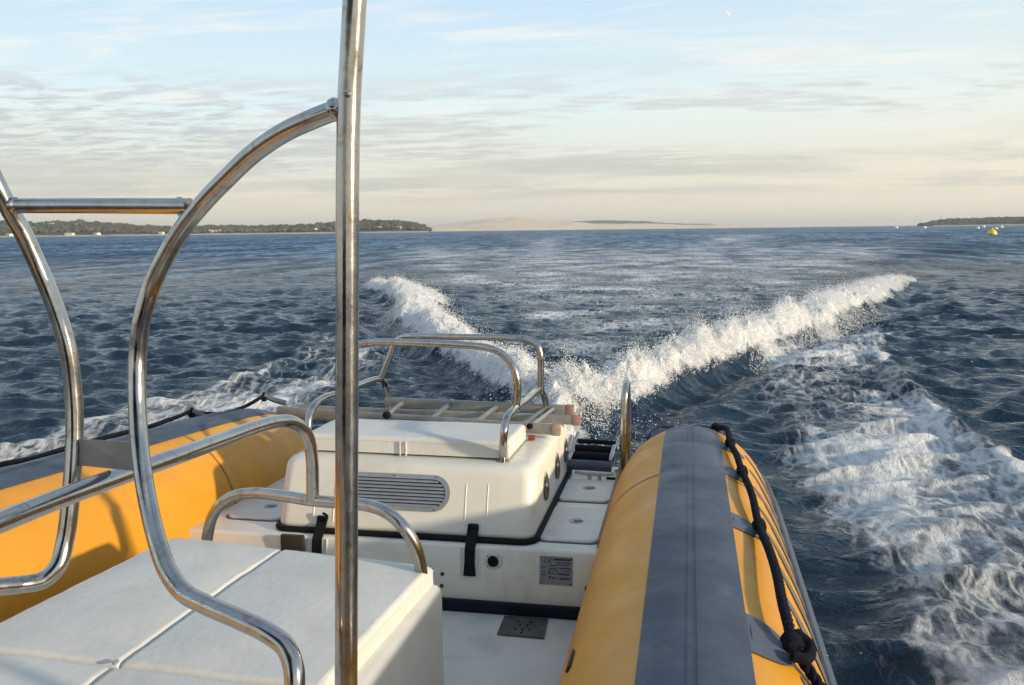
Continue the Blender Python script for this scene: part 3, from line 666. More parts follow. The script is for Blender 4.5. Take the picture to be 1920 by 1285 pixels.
for side, ax, lab in ((1, axis_r, None), (-1, axis_l, None)):
    mb = MB(); n = 64; vs = []
    for Yv in YS:
        for k in range(n): vs.append(surf(ax, Yv, 2*math.pi*k/n))
    mb.add(vs, [(i*n+k, i*n+(k+1) % n, (i+1)*n+(k+1) % n, (i+1)*n+k) for i in range(len(YS)-1) for k in range(n)]+[tuple((len(YS)-1)*n+k for k in range(n))])
    tb = part(mb, 'inflatable_tube', M['yellow'])
    hs = 0.350
    strip = MB(); ys2 = [y for y in YS if y < 5.36]
    shell(strip, ax, ys2, -hs, hs, 18, 0.004)
    # welded centre bead and long edge ribs
    for ph, o in ((0.02, 0.0065), (-0.04, 0.0055)):
        shell(strip, ax, ys2, ph-0.006, ph+0.006, 4, o)
    part(strip, 'grey_strip', M['grey'], tb)
    # overlap patch
    pt = MB(); yy = [4.05+0.5*k/12 for k in range(13)] if side > 0 else [4.3+0.3*k/8 for k in range(9)]
    vs = []; m_ = 13
    for j, Yv in enumerate(yy):
        wd = hs*0.86*math.sqrt(max(0.0, 1-((j/(len(yy)-1)-0.5)*2)**6))+0.01
        for k in range(m_): vs.append(surf(ax, Yv, -wd+2*wd*k/(m_-1), 0.0065 if 0 < k < m_-1 and 0 < j < len(yy)-1 else 0.003))
    pt.add(vs, [(j*m_+k, j*m_+k+1, (j+1)*m_+k+1, (j+1)*m_+k) for j in range(len(yy)-1) for k in range(m_-1)])
    part(pt, 'overlap_patch', M['greyl'], tb)
    # tube section seams
    for Yv, sl_ in (((4.0, 0.30), (0.6, 0.0)) if side > 0 else ((4.15, 0.0), (2.3, 0.0))):
        sm = MB(); vs = []
        for k in range(n):
            ph = 2*math.pi*k/n
            yv = Yv+(sl_*(1-math.cos(ph))*0.5 if side > 0 else 0)
            for q in (-0.006, 0.006): vs.append(surf(ax, yv+q, ph, 0.0022))
        sm.add(vs, [(2*k, 2*k+1, (2*k+3) % (2*n), (2*k+2) % (2*n)) for k in range(n)])
        part(sm, 'tube_seam', M['orange'], tb)
    # rubbing strake along the outer side
    rs = MB(); ph = side*1.40
    for dph, rr in ((0, 0.028), (0.14, 0.018), (-0.14, 0.018)):
        P = [surf(ax, y, ph+dph, 0.004) for y in YS if y < 5.45]
        rs.tube(P, rr, 10, raw=True)
    part(rs, 'rubbing_strake', M['greyl'], tb)
    # tail rings
    tr = MB()
    P = [surf(ax, 5.22, 2*math.pi*k/48, 0.001) for k in range(49)]
    tr.tube(P, 0.008, 8, raw=True)
    part(tr, 'tail_ring', M['greyl'], tb)
    if side > 0:
        # hooked slanting decals on the outer flank
        def strip_decal(parts_, off=0.0025):
            dm = MB()
            for pts, wd in parts_:
                vs = []
                for i, (yv, ph) in enumerate(pts):
                    for q in (-1, 1): vs.append(surf(ax, yv+q*wd*0.5*min(1, 0.25+i*0.35), ph, off))
                dm.add(vs, [(2*i, 2*i+1, 2*i+3, 2*i+2) for i in range(len(pts)-1)])
            part(dm, 'slanted_decal', M['decal'], tb)
        for q in range(12):
            y0 = 4.75-q*0.30
            a = [(y0-0.42*t*(1-0.25*t), 0.72+0.60*t) for t in [k/14 for k in range(15)]]
            b = [(y0-0.15-0.36*t*(1-0.2*t), 0.86+0.46*t) for t in [k/12 for k in range(13)]]
            strip_decal([(a, 0.085)]); strip_decal([(b, 0.095)], 0.004)
        # rope, patches
        ctrl = [(1335, 783), (1349, 792), (1362, 815), (1376, 846), (1387, 872), (1398, 902), (1412, 950), (1430, 1008), (1444, 1060), (1456, 1115), (1467, 1170), (1480, 1215), (1492, 1240)]
        cps = [(5.30, 0.42), (5.22, 0.46), (5.02, 0.53)]+[pc(ax, *c) for c in ctrl[3:]]
        rp = MB(); P = []
        lift = [0.02, .03, .04, .03, .035, .03, .045, .03, .045, .055, .055, .05, .035]
        P = [surf(ax, y, p-0.085, o) for (y, p), o in zip(cps, lift)]
        P += [surf(ax, cps[-1][0]-0.12, 0.95, 0.02), surf(ax, cps[-1][0]-0.5, 1.2, 0.04), surf(ax, 1.2, 0.8, 0.03), surf(ax, 0.3, 0.9, 0.05), surf(ax, -1, 0.7, 0.03)]
        Q = spline(P, 26)
        # laid rope: three twisted strands
        L = [0.0]
        for i in range(1, len(Q)): L.append(L[-1]+(Q[i]-Q[i-1]).length)
        T = [(Q[min(i+1, len(Q)-1)]-Q[max(i-1, 0)]).normalized() for i in range(len(Q))]
        for s3 in range(3):
            R3 = []
            for i, q in enumerate(Q):
                u = Vector((0, 0, 1)); u = (u-T[i]*u.dot(T[i])).normalized(); v = T[i].cross(u); a = L[i]*75+s3*2.094
                R3.append(q+(u*math.cos(a)+v*math.sin(a))*0.0075)
            rp.tube(R3, 0.0095, 8, raw=True)
        rope = part(rp, 'grab_line', M['rope'], tb)
        for i in (1, 3, 5, 7, 12):
            kn = MB(); c = P[i]
            for q in range(3):
                cc = c+T[0]*0.0+Vector((0, (q-1)*0.022, 0))
                kn.tube([cc+Vector((math.cos(a)*0.014, 0.006*math.sin(2*a), math.sin(a)*0.014)) for a in [k*math.pi/8 for k in range(17)]], 0.013 if i < 12 else 0.019, 8, raw=True)
            if i == 12: kn.tube([c+Vector((0.01, 0.03, 0.02)), c+Vector((0.045, 0.0, 0.0)), c+Vector((0.03, -0.06, -0.01)), c+Vector((-0.01, -0.07, 0.0))], 0.016, 10)
            part(kn, 'rope_knot', M['rope'], tb)
        # triangular rope holders glued from the strip edge outwards
        for i, ln, wd in ((3, 0.16, 0.045), (5, 0.17, 0.05), (7, 0.18, 0.055), (12, 0.19, 0.085)):
            yk, pk = cps[i]; pm = MB(); vs = []
            nn = 10
            for j in range(nn+1):
                t = j/nn; ph = hs+0.02+(pk-hs-0.05)*t
                up = 0.006+0.030*t**1.5*(1 if i < 12 else 1.3)
                ww = wd*(1-t)**0.8+0.018
                yc = yk
                for q in range(7):
                    s_ = (q-3)/3; vs.append(surf(ax, yc+s_*ww-0.02*t, ph, max(0.003, up*(1-abs(s_)**1.6))))
            pm.add(vs, [(j*7+q, j*7+q+1, (j+1)*7+q+1, (j+1)*7+q) for j in range(nn) for q in range(6)])
            # base pad
            vs = []
            for j in range(9):
                t = j/8; ph = hs+0.34*t; ww = (wd+0.035)*math.sqrt(max(0.02, 1-t**2.5))
                for q in range(5): vs.append(surf(ax, yk+(q-2)/2*ww, ph, 0.0035))
            pm.add(vs, [(j*5+q, j*5+q+1, (j+1)*5+q+1, (j+1)*5+q) for j in range(8) for q in range(4)])
            part(pm, 'rope_holder', M['greyl'], tb)
        # puffed sleeves between holders show as soft hollows: towing cleat on the tail
        tc_ = MB().lath(surf(ax, 5.18, -0.55, -0.02), (-0.5, 0.3, 0.8), [(0, .07), (.02, .065), (.035, .045), (.05, .03)], 16)
        tc_.tube([surf(ax, 5.2, -0.75, 0.03), surf(ax, 5.25, -0.5, 0.05), surf(ax, 5.2, -0.25, 0.01)], 0.014, 10)
        part(tc_, 'tail_handle', M['greyl'], tb)
        vv = MB(); yv, pv = pc(ax, 1070, 1240)
        vv.box(surf(ax, yv, pv, 0.004), (0.0, 0.055, 0.0), (0.004, 0, 0.012), (0.004, 0, -0.002), 0.002)
        part(vv, 'tube_fitting', M['brown'], tb)
    else:
        ctrl = [(-150, 925), (0, 872), (60, 860), (120, 842), (200, 820), (280, 800), (330, 783), (360, 772), (385, 776), (420, 775), (460, 762), (495, 742)]
        rp = MB(); P = []
        for i, (px, py) in enumerate(ctrl):
            yv = 2.9+ (px+150)/645*2.35
            a = ax(yv); d = Dp(px, py)
            # sight line meets the outer upper flank plane of the tube
            tt = (a.x-0.25)/d[0]; P.append(Vector(CAM+d*tt))
        P = [Vector((-3.0, -2, 1.0)), Vector((-3.05, 0.5, 1.0))]+P
        rp.tube(P, 0.013, 8)
        for i in (9, 13): rp.lath(P[i]+Vector((0, 0, -0.04)), (0, 0, 1), [(0, .016), (.02, .026), (.045, .020), (.065, .006)], 6)
        part(rp, 'grab_line', M['rope'], tb)
        for i in (9, 13):
            pm = MB().tube([P[i]+Vector((0, 0, 0.005)), P[i]+Vector((0.06, 0.03, -0.035)), P[i]+Vector((0.14, 0.05, -0.06))], 0.02, 8)
            part(pm, 'rope_holder', M['greyl'], tb)

# ---- hull and deck
hb = MB(); secs = []
for Yv, wd, kz in ((-4.2, 0.25, 0.25), (-3.4, 0.9, -0.05), (-2.2, 1.35, -0.35), (0, 1.45, -0.55), (5.25, 1.45, -0.5)):
    cx = -1.33
    secs.append([(cx-wd, Yv, 0.42), (cx-wd*0.97, Yv, 0.05), (cx, Yv, kz), (cx+wd*0.97, Yv, 0.05), (cx+wd, Yv, 0.42)])
vs = [p for s in secs for p in s]
hb.add(vs, [(i*5+k, i*5+k+1, (i+1)*5+k+1, (i+1)*5+k) for i in range(4) for k in range(4)]+[(20, 21, 22, 23, 24), (4, 3, 2, 1, 0)])
part(hb, 'hull', M['gel'])
dk = MB().box((XC, 0.2, DZ-0.02), (1.28, 0, 0), (0, 3.6, 0), (0, 0, 0.02), 0.004)
deck = part(dk, 'deck', M['gel2'])
# inner side boards between deck and tubes
for sx in (-1, 1):
    sb = MB().box((XC+sx*1.27 if sx > 0 else -2.62, 0.6, 0.56), (0.03, 0, 0), (0, 4.5, 0), (0, 0, 0.15), 0.01)
    part(sb, 'side_board', M['gel'])

# ---- raised stern deck
sd = MB(); fx0, fx1 = -2.36, -0.36
sd.hexa([(fx0, 3.70, DZ), (fx0, 3.745, SZ), (fx0, 5.2, DZ), (fx0, 5.2, SZ), (fx1, 3.70, DZ), (fx1, 3.745, SZ), (fx1, 5.2, DZ), (fx1, 5.2, SZ)], 0.014, 3)
sdk = part(sd, 'stern_deck', M['gel'])
fy = lambda z: 3.70+0.045*(z-DZ)/(SZ-DZ)
sk = MB().box((XC, 3.688, DZ+0.026), (0.99, 0, 0), (0, 0.016, 0), (0, 0, 0.026), 0.005); part(sk, 'skirting', M['navy'], sdk)
tr_ = MB().box((-0.372, 4.42, SZ+0.012), (0.012, 0, 0), (0, 0.62, 0), (0, 0, 0.028), 0.006); part(tr_, 'edge_trim', M['orange'], sdk)
def lid(cx, cy, hx, hy):
    o = rrect(cx, cy, hx+0.012, hy+0.012, 0.062); b = MB(); slab(b, o, lambda u, v, h: Vector((u, v, h)), SZ-0.004, SZ+0.003)
    part(b, 'lid_seal', M['seam'], sdk)
    o = rrect(cx, cy, hx, hy, 0.055); b = MB(); slab(b, o, lambda u, v, h: Vector((u, v, h)), SZ-0.004, SZ+0.014, 0.006)
    l = part(b, 'hatch_lid', M['gel2'], sdk)
    c = (cx+0.01, cy+0.02, SZ+0.013)
    b = MB().lath(c, (0, 0, 1), [(0, .036), (.003, .036), (.005, .030), (.003, .027), (.002, .01)], 24).box((c[0]+0.006, c[1], c[2]+0.006), (0.020, 0.006, 0), (-0.002, 0.006, 0), (0, 0, 0.003), 0.001)
    part(b, 'turn_latch', M['vent'], sdk)
lid(-0.525, 4.10, 0.145, 0.245); lid(-0.525, 4.66, 0.145, 0.195); lid(-2.11, 4.08, 0.15, 0.16)
for px, py in ((828, 1078), (828, 1099)):
    p = PY(px, py, 3.71); b = MB().lath((p.x, fy(p.z)-0.004, p.z), (0, -1, 0), [(0, .009), (.003, .008), (.005, .004)], 12); part(b, 'screw', M['brown'], sdk)
p = PY(1105, 1107, 3.71); b = MB().lath((p.x, fy(p.z), p.z), (0, -1, 0), [(0, .022), (.004, .021), (.006, .012), (.018, .011), (.02, .008)], 16); part(b, 'drain_knob', M['brown'], sdk)
# round socket
p = PY(923, 1055, 3.715); c = (p.x, fy(p.z)-0.001, p.z)
b = MB().lath(c, (0, -1, 0), [(0, .043), (.004, .043), (.006, .040), (.006, .026), (.003, .025)], 32); so = part(b, 'round_socket', M['gel2'], sdk)
b = MB().lath((c[0], c[1]-0.003, c[2]), (0, -1, 0), [(0, .0255), (.006, .0255), (.010, .022), (.011, .008)], 28); part(b, 'socket_cover', M['rubber'], sdk)
for a in (45, 135, 225, 315):
    b = MB().lath((c[0]+math.cos(math.radians(a))*.034, c[1]-0.005, c[2]+math.sin(math.radians(a))*.034), (0, -1, 0), [(0, .0035), (.002, .003)], 8)
    part(b, 'screw', M['ink'], sdk)
# left inspection recess
p0, p1 = PY(527, 1001, 3.72), PY(572, 1026, 3.72)
b = MB().box(((p0.x+p1.x)/2, 3.716, (p0.z+p1.z)/2-0.02), (abs(p1.x-p0.x)/2, 0, 0), (0, 0.012, 0), (0, 0, 0.05), 0.008); part(b, 'switch_panel', M['brown'], sdk)
# strap channels (raised frame lines) and drain
def channel(px, mm_, z0, z1, yf):
    for s in (-1, 1):
        x = px+s*0.045
        b = MB().tube([Vector((x, yf(z0)-0.001, z0)), Vector((x, yf(z1)-0.001, z1))], 0.005, 8)
        part(b, 'strap_channel', M['gel'], sdk)
sx1 = PY(880, 1050, 3.72).x; sx0 = PY(592, 1010, 3.72).x
for sx in (sx0, sx1): channel(sx, None, 0.60, 0.725, fy)
dr_ = MB(); q = [PZ(932, 1190, DZ+.004), PZ(1020, 1198, DZ+.004), PZ(1028, 1160, DZ+.004), PZ(946, 1156, DZ+.004)]
dr_.add([v for v in q]+[v+Vector((0, 0, 0.004)) for v in q], [(4, 5, 6, 7), (0, 1, 5, 4), (1, 2, 6, 5), (2, 3, 7, 6), (3, 0, 4, 7)])
dp = part(dr_, 'drain_plate', M['drain'], deck, smooth=False)
b = MB()
for i, (u, v) in enumerate(((.35, .30), (.5, .30), (.65, .34), (.42, .55), (.58, .55), (.5, .15), (.35, .72), (.65, .7))):
    a = q[0].lerp(q[1], u).lerp(q[3].lerp(q[2], u), v); b.lath((a.x, a.y, DZ+.0085), (0, 0, 1), [(0, .0062), (.0012, .006)], 10)
part(b, 'drain_holes', M['dark'], deck)
# builder's plate with its marks
pa, pb = PY(1011, 1046, 3.735), PY(1074, 1097, 3.715)
pcx, pcz, phx, phz = (pa.x+pb.x)/2, (pa.z+pb.z)/2, 0.074, 0.062
def face(u, v, h): z = pcz+v; return Vector((pcx+u, fy(z)-h, z))
b = MB(); slab(b, [(-phx, -phz), (phx, -phz), (phx, phz), (-phx, phz)], face, -0.001, 0.0025); pl = part(b, 'builder_plate', M['pad'], sdk, smooth=False)
b = MB()
def mark(u0, u1, v, hh=0.0022): slab(b, [(u0, v-hh), (u1, v-hh), (u1, v+hh), (u0, v+hh)], face, 0.0015, 0.0033)
mark(-0.012, 0.066, 0.050, 0.0045); mark(0.0, 0.066, 0.036, .002); mark(0.0, 0.062, 0.026, .0016)
mark(-0.034, 0.0, 0.022, .0022); mark(-0.034, 0.004, 0.010, .0018); mark(-0.034, 0.0, 0.002, .0014); mark(0.014, 0.066, 0.012, .0025); mark(0.03, 0.066, 0.001, .0018)
mark(-0.066, -0.042, 0.014, .002); mark(-0.066, -0.044, -0.020, .002); mark(-0.066, -0.046, -0.004, .0014)
mark(0.012, 0.060, -0.013, .0040); mark(-0.020, -0.004, -0.012, .0022); mark(0.004, 0.008, -0.010, .008)
mark(0.016, 0.062, -0.032, .0034); mark(-0.018, -0.004, -0.031, .003); mark(0.002, 0.007, -0.032, .0016)
for cu_, cv_ in ((-0.029, -0.009), (-0.028, -0.029)):
    slab(b, [(cu_+.0055*math.cos(k*.785), cv_+.0065*math.sin(k*.785)) for k in range(8)], face, .0015, .0034)
for cu_, cv_ in ((-0.068, 0.056), (-0.067, -0.055), (0.066, -0.056), (0.067, 0.054)):
    slab(b, [(cu_+.0035*math.cos(k*.785), cv_+.0035*math.sin(k*.785)) for k in range(8)], face, .0015, .004)
part(b, 'plate_text_lines', M['ink'], sdk, smooth=False)
# the letters C and E drawn as arcs
for cx_, kind in ((-0.045, 'C'), (-0.025, 'E')):
    n = 12; vs = []; b = MB()
    for k in range(n+1):
        a = math.radians(62+236*k/n)
        for r in (0.0075, 0.0115): vs.append(face(cx_+r*math.cos(a), 0.044+r*math.sin(a), 0.0036))
    b.add(vs, [(2*k, 2*k+1, 2*k+3, 2*k+2) for k in range(n)])
    if kind == 'E': slab(b, [(cx_-.009, .0425), (cx_+.003, .0425), (cx_+.003, .0455), (cx_-.009, .0455)], face, .0015, .0036)
    part(b, 'plate_letter', M['ink'], sdk, smooth=False)

# cleat at the stern
c0, c1 = PZ(1078, 884, SZ+0.055), PZ(1150, 889, SZ+0.055)
b = MB().tube([c0, c0.lerp(c1, .2)+Vector((0, 0, -.006)), c0.lerp(c1, .8)+Vector((0, 0, -.006)), c1], 0.010, 10)
for t in (.38, .64):
    a = c0.lerp(c1, t); b.lath((a.x, a.y, SZ), (0, 0, 1), [(0, .016), (.012, .011), (.05, .009)], 12)
part(b, 'mooring_cleat', M['vent'], sdk)
b = MB().tube([PZ(1138, 897, SZ+0.01), PZ(1158, 897, SZ+0.02), PD(1172, 888, 5.0), PD(1182, 868, 5.05), PD(1192, 850, 5.1)], 0.008, 8); part(b, 'cleat_line', M['rope'], sdk)

# ---- engine hatch (moulded box)
def hatch():
    bm = bmesh.new()
    zb, zt = SZ+0.022, 1.065
    lv = [(zb, -1.925, -0.672, 3.80, 5.06), (zb+0.02, -1.925, -0.672, 3.803, 5.055), (0.93, -1.923, -0.673, 3.852, 5.04), (1.02, -1.920, -0.676, 3.884, 5.03), (1.044, -1.913, -0.683, 3.896, 5.02), (1.059, -1.899, -0.697, 3.913, 5.0), (zt+.001, -1.870, -0.725, 3.945, 4.97), (zt+.002, -1.83, -0.76, 3.985, 4.93)]
    rings = []
    for z, x0, x1, y0, y1 in lv:
        pts = rrect((x0+x1)/2, (y0+y1)/2, (x1-x0)/2, (y1-y0)/2, 0.065, 8)
        rings.append([bm.verts.new((px_, py_, z)) for px_, py_ in pts])
    n = len(rings[0])
    for a, b_ in zip(rings, rings[1:]):
        for k in range(n): bm.faces.new((a[k], a[(k+1) % n], b_[(k+1) % n], b_[k]))
    bm.faces.new(rings[-1]); bm.faces.new(rings[0][::-1])
    me = bpy.data.meshes.new('engine_hatch'); bm.to_mesh(me); bm.free()
    return link('engine_hatch', me, M['gel'], boat)
eh = hatch()
hy = lambda z: float(np.interp(z, [0.757, 0.777, 0.93, 1.0, 1.035], [3.80, 3.803, 3.852, 3.877, 3.891]))
hxr = lambda z: float(np.interp(z, [0.757, 0.93, 1.0, 1.035], [-0.672, -0.674, -0.680, -0.692]))
b = MB(); pts = rrect(-1.2985, 4.43, 0.634, 0.638, 0.07, 8)
b.tube([Vector((u, v, SZ+0.012)) for u, v in pts]+[Vector((*pts[0], SZ+0.012))], 0.0155, 8, raw=True)
part(b, 'rubber_gasket', M['rubber'], eh)
# front vent
va, vb = PY(640, 888, 3.88), PY(845, 925, 3.86)
vx1 = vb.x; vx0 = vx1-0.555; vcz = 0.885; vh = 0.088
def hface(u, v, h): return Vector((u, hy(v)-h, v))
def stadium(x0, x1, cz, r, n=12):
    return [(x1-r+r*math.cos(math.radians(a)), cz+r*math.sin(math.radians(a))) for a in np.linspace(-90, 90, n)]+[(x0+r+r*math.cos(math.radians(a)), cz+r*math.sin(math.radians(a))) for a in np.linspace(90, 270, n)]
vcz = (PY(830, 893, 3.87).z+PY(830, 960, 3.83).z)/2; vh = (PY(830, 893, 3.87).z-PY(830, 960, 3.83).z)/2
outer = stadium(vx0, vx1, vcz, vh); inner = stadium(vx0+.022, vx1-.022, vcz, vh-.018)
b = MB(); n = len(outer); vs = [hface(u, v, 0.0) for u, v in outer]+[hface(u, v, 0.007) for u, v in outer]+[hface(u, v, 0.009) for u, v in inner]+[hface(u, v, 0.002) for u, v in inner]
b.add(vs, [(j*n+k, j*n+(k+1) % n, (j+1)*n+(k+1) % n, (j+1)*n+k) for j in range(3) for k in range(n)])
nsl = 8
for k in range(nsl):
    v = vcz-(vh-.026)+2*(vh-.026)*k/(nsl-1); half = math.sqrt(max(0, (vh-.02)**2-(v-vcz)**2)); cut = (vh-.018)-half
    u0, u1 = vx0+.022+cut, vx1-.022-cut
    b.add([hface(u0, v-.0062, .010), hface(u1, v-.0062, .010), hface(u1, v+.003, .003), hface(u0, v+.003, .003)], [(0, 1, 2, 3)])
vg = part(b, 'vent_grille', M['vent'], eh)
b = MB(); b.add([hface(u, v, 0.0015) for u, v in inner], [tuple(range(len(inner)))]); part(b, 'vent_recess', M['dark'], eh)
for u in (vx1-vh*0.9, vx0+vh*0.9, (vx0+vx1)/2):
    for s in (-1, 1):
        b = MB().lath(hface(u, vcz+s*(vh-.008), .007), (0, -1, 0), [(0, .004), (.003, .003)], 8); part(b, 'screw', M['brown'], eh)
# side vents: round shells on the right flank
for px, py in ((988, 925), (1026, 873), (1054, 832)):
    z = 0.905; yv = {988: 4.17, 1026: 4.55, 1054: 4.89}[px]
    c = Vector((hxr(z)-0.002, yv, z)); axn = Vector((1, 0, 0.1)).normalized()
    b = MB().lath(c, axn, [(0, .072), (.006, .072), (.009, .066), (.006, .06)], 28)
    for k in range(6):
        a = math.pi*k/6; d_ = Vector((0, math.cos(a), math.sin(a)))*0.058; b.box(c+axn*0.006, d_, axn*0.002, axn.cross(d_).normalized()*0.003)
    part(b, 'side_vent', M['drain'], eh)
    b = MB().lath(c+axn*0.001, axn, [(0, .061), (.003, .061)], 24); part(b, 'side_vent_recess', M['brown'], eh)
    b = MB().lath(c+axn*0.008, axn, [(0, .016), (.006, .012)], 12); part(b, 'side_vent_hub', M['vent'], eh)
# moulded pressed ribs around the strap recesses
for u in (sx1-0.045, sx1+0.058, sx0-0.05, sx0+0.05):
    b = MB().tube([hface(u, 0.79, -0.002), hface(u, 0.90, -0.002), hface(u, 0.985, -0.003), hface(u, 1.0, -0.008)], 0.0040, 10); part(b, 'moulded_rib', M['gel'], eh)
# rubber straps
for u, s in ((sx1, 1), (sx0, -1)):
    b = MB()
    path = [(hy(0.80)-0.006, 0.800), (3.775, 0.765), (3.733, 0.725), (3.722, 0.66), (3.716, 0.605)]
    vs = []; wd = [0.026, 0.024, 0.023, 0.023, 0.028]
    P = [Vector((0, y_, z_)) for y_, z_ in path]
    for (y_, z_), w_ in zip(path, wd):
        vs += [Vector((u-w_, y_-.006, z_)), Vector((u+w_, y_-.006, z_)), Vector((u+w_, y_+.006, z_)), Vector((u-w_, y_+.006, z_))]
    b.add(vs, [(4*i+k, 4*i+(k+1) % 4, 4*i+4+(k+1) % 4, 4*i+4+k) for i in range(4) for k in range(4)]+[(0, 3, 2, 1), (16, 17, 18, 19)])
    b.box((u, hy(0.806)-0.010, 0.806), (0.024, 0, 0), (0, 0.012, 0), (0, 0, 0.011), 0.004)
    if s < 0: b.tube([Vector((u+0.02, 3.79, 0.79)), Vector((u+0.035, 3.78, 0.825)), Vector((u+0.01, 3.79, 0.835))], 0.006, 8)
    part(b, 'rubber_strap', M['rubber'], eh, smooth=False)

# ---- stern rail on the hatch
sr = 0.0185
rail = MB().tube([PZ(943, 866, 1.06), PD(945, 812, 4.10), PD(950, 785, 4.14), PD(962, 770, 4.24), PD(985, 752, 4.50), PD(1012, 731, 5.0), PD(1019, 741, 5.12), PD(1024, 758, 5.2), PD(1027, 785, 5.25)], sr, 18)
rail.tube([PD(577, 808, 4.42), PD(581, 777, 4.45), PD(590, 760, 4.5), PD(606, 747, 4.6), PD(640, 736, 4.85), PD(714, 711, 5.40), PD(722, 722, 5.5), PD(727, 745, 5.55), PD(729, 775, 5.55)], sr, 18)
rail.tube([PD(967, 768, 4.30), PD(970, 738, 4.29), PD(969, 710, 4.28), PD(962, 688, 4.28), PD(945, 667, 4.29), PD(920, 654, 4.30), PD(880, 648, 4.34), PD(780, 643, 4.46), PD(690, 643, 4.6), PD(664, 650, 4.64), PD(650, 668, 4.67), PD(643, 700, 4.7), PD(640, 737, 4.84)], sr, 18)
rail.tube([PD(1014, 732, 4.99), PD(1014, 690, 4.97), PD(1013, 664, 4.96), PD(1006, 646, 4.96), PD(990, 637, 4.98), PD(960, 634, 5.0), PD(860, 632, 5.12), PD(780, 631, 5.25), PD(752, 634, 5.32), PD(740, 645, 5.34), PD(730, 672, 5.36), PD(714, 712, 5.40)], sr, 18)
for (x_, y_, d_) in ((967, 766, 4.31), (1013, 733, 5.0), (714, 712, 5.41), (640, 737, 4.84)):
    c = PD(x_, y_, d_); rail.lath(c-Vector((0, 0, .012)), (0, 0, 1), [(0, .018), (.006, .024), (.016, .024), (.024, .018)], 14)
for c in (PZ(943, 868, 1.058), PD(577, 808, 4.42)): rail.lath((c.x, c.y, 1.06), (0, 0, 1), [(-.006, .034), (.006, .034), (.010, .026), (.014, .019)], 20)
part(rail, 'stern_rail', M['steel'])

# ---- tower frame of bent steel tube
def pipe(name, pts, r, extra=None, label=None):
    b = MB().tube([PD(*p) for p in pts], r, 28, n=14)
    if extra: extra(b)
    o = part(b, name, M['steel']); 
    if label: o['label'] = label
    return o
def weld(b, c, ax, r, h=0.012):
    b.lath(Vector(c)-Vector(ax).normalized()*h, ax, [(0, r), (h*.5, r+.004), (h*1.4, r+.004), (h*2, r)], 22)
pbase = PD(648, 1285, 1.87)
def pole_extra(b):
    b.lath(PD(651, 176, 1.752), -Vector(F_), [(0, .008), (.004, .008), (.006, .004)], 12)
    b.lath((pbase.x, pbase.y+0.02, DZ), (0, 0, 1), [(0, .06), (.008, .06), (.012, .03), (.03, .026)], 24)
pipe('tower_pole', [(676, -260, 1.70), (671, -120, 1.73), (665, 0, 1.745), (660, 90, 1.76), (655, 180, 1.775), (652, 300, 1.79), (651, 600, 1.82), (650, 900, 1.845), (649, 1285, 1.87), (649, 1800, 1.90), (650, 2060, 1.92)], 0.0238, pole_extra)
def arc_extra(b):
    weld(b, PD(630, 206, 1.79), PD(640, 203, 1.78)-PD(600, 220, 1.79), 0.0205)
    weld(b, PD(352, 408, 2.03), PD(356, 400, 2.02)-PD(346, 416, 2.03), 0.0202, 0.005)
pipe('curved_frame', [(648, 199, 1.78), (628, 207, 1.79), (585, 224, 1.81), (530, 250, 1.85), (475, 288, 1.90), (425, 335, 1.95), (380, 382, 2.0), (345, 425, 2.03), (312, 480, 2.06), (284, 540, 2.09), (266, 600, 2.10), (258, 670, 2.11), (257, 740, 2.10), (260, 810, 2.08), (267, 880, 2.05), (279, 950, 2.01), (296, 1020, 1.96), (316, 1074, 1.92), (345, 1112, 1.89), (390, 1136, 1.86), (450, 1162, 1.82), (500, 1186, 1.79), (535, 1213, 1.77), (550, 1250, 1.75), (553, 1300, 1.74), (556, 1500, 1.75), (560, 2080, 1.80)], 0.0207, arc_extra)
pipe('curved_frame', [(-120, 60, 2.1), (-60, 210, 2.15), (-30, 295, 2.18), (-5, 348, 2.2), (15, 388, 2.22), (42, 435, 2.25), (72, 500, 2.28), (103, 575, 2.30), (126, 650, 2.31), (137, 730, 2.32), (140, 810, 2.32), (137, 880, 2.31), (131, 950, 2.30), (122, 1015, 2.29), (108, 1062, 2.27), (80, 1088, 2.25), (40, 1096, 2.22), (0, 1100, 2.18), (-80, 1108, 2.1), (-130, 1125, 2.05), (-160, 1170, 2.0), (-165, 1300, 2.0), (-170, 1850, 2.05)], 0.0222)
def cross_extra(b):
    weld(b, PD(30, 386, 2.21), (1, 0, 0), 0.0178, 0.006); weld(b, PD(338, 387, 2.04), (1, 0, 0), 0.0176, 0.006)
pipe('cross_bar', [(16, 386, 2.22), (180, 386, 2.13), (356, 387, 2.02)], 0.0186, cross_extra)
b = MB(); q = [PD(150, 824, 2.30), PD(254, 829, 2.09), PD(258, 884, 2.07), (PD(148, 873, 2.30))]
off = Vector(F_)*0.006
b.add([v for v in q]+[v+off for v in q], [(0, 1, 2, 3), (7, 6, 5, 4), (0, 4, 5, 1), (1, 5, 6, 2), (2, 6, 7, 3), (3, 7, 4, 0)])
part(b, 'bracket_plate', M['brush'], smooth=False)
pipe('grab_rail', [(-160, 1050, 1.60), (0, 979, 1.84), (130, 928, 2.06), (250, 884, 2.25), (330, 856, 2.42), (420, 823, 2.70), (480, 801, 2.90), (520, 791, 3.03), (545, 791, 3.10), (566, 803, 3.16), (579, 825, 3.20), (585, 860, 3.24), (586, 900, 3.28), (586, 938, 3.30)], 0.0235)
pipe('seat_hoop', [(386, 1030, 3.58), (390, 1000, 3.57), (397, 972, 3.55), (412, 948, 3.52), (437, 931, 3.50), (475, 925, 3.46), (530, 930, 3.38), (583, 938, 3.31), (640, 943, 3.24), (690, 948, 3.18), (725, 961, 3.14), (755, 987, 3.12), (777, 1022, 3.13), (788, 1060, 3.16), (793, 1110, 3.18)], 0.0225)

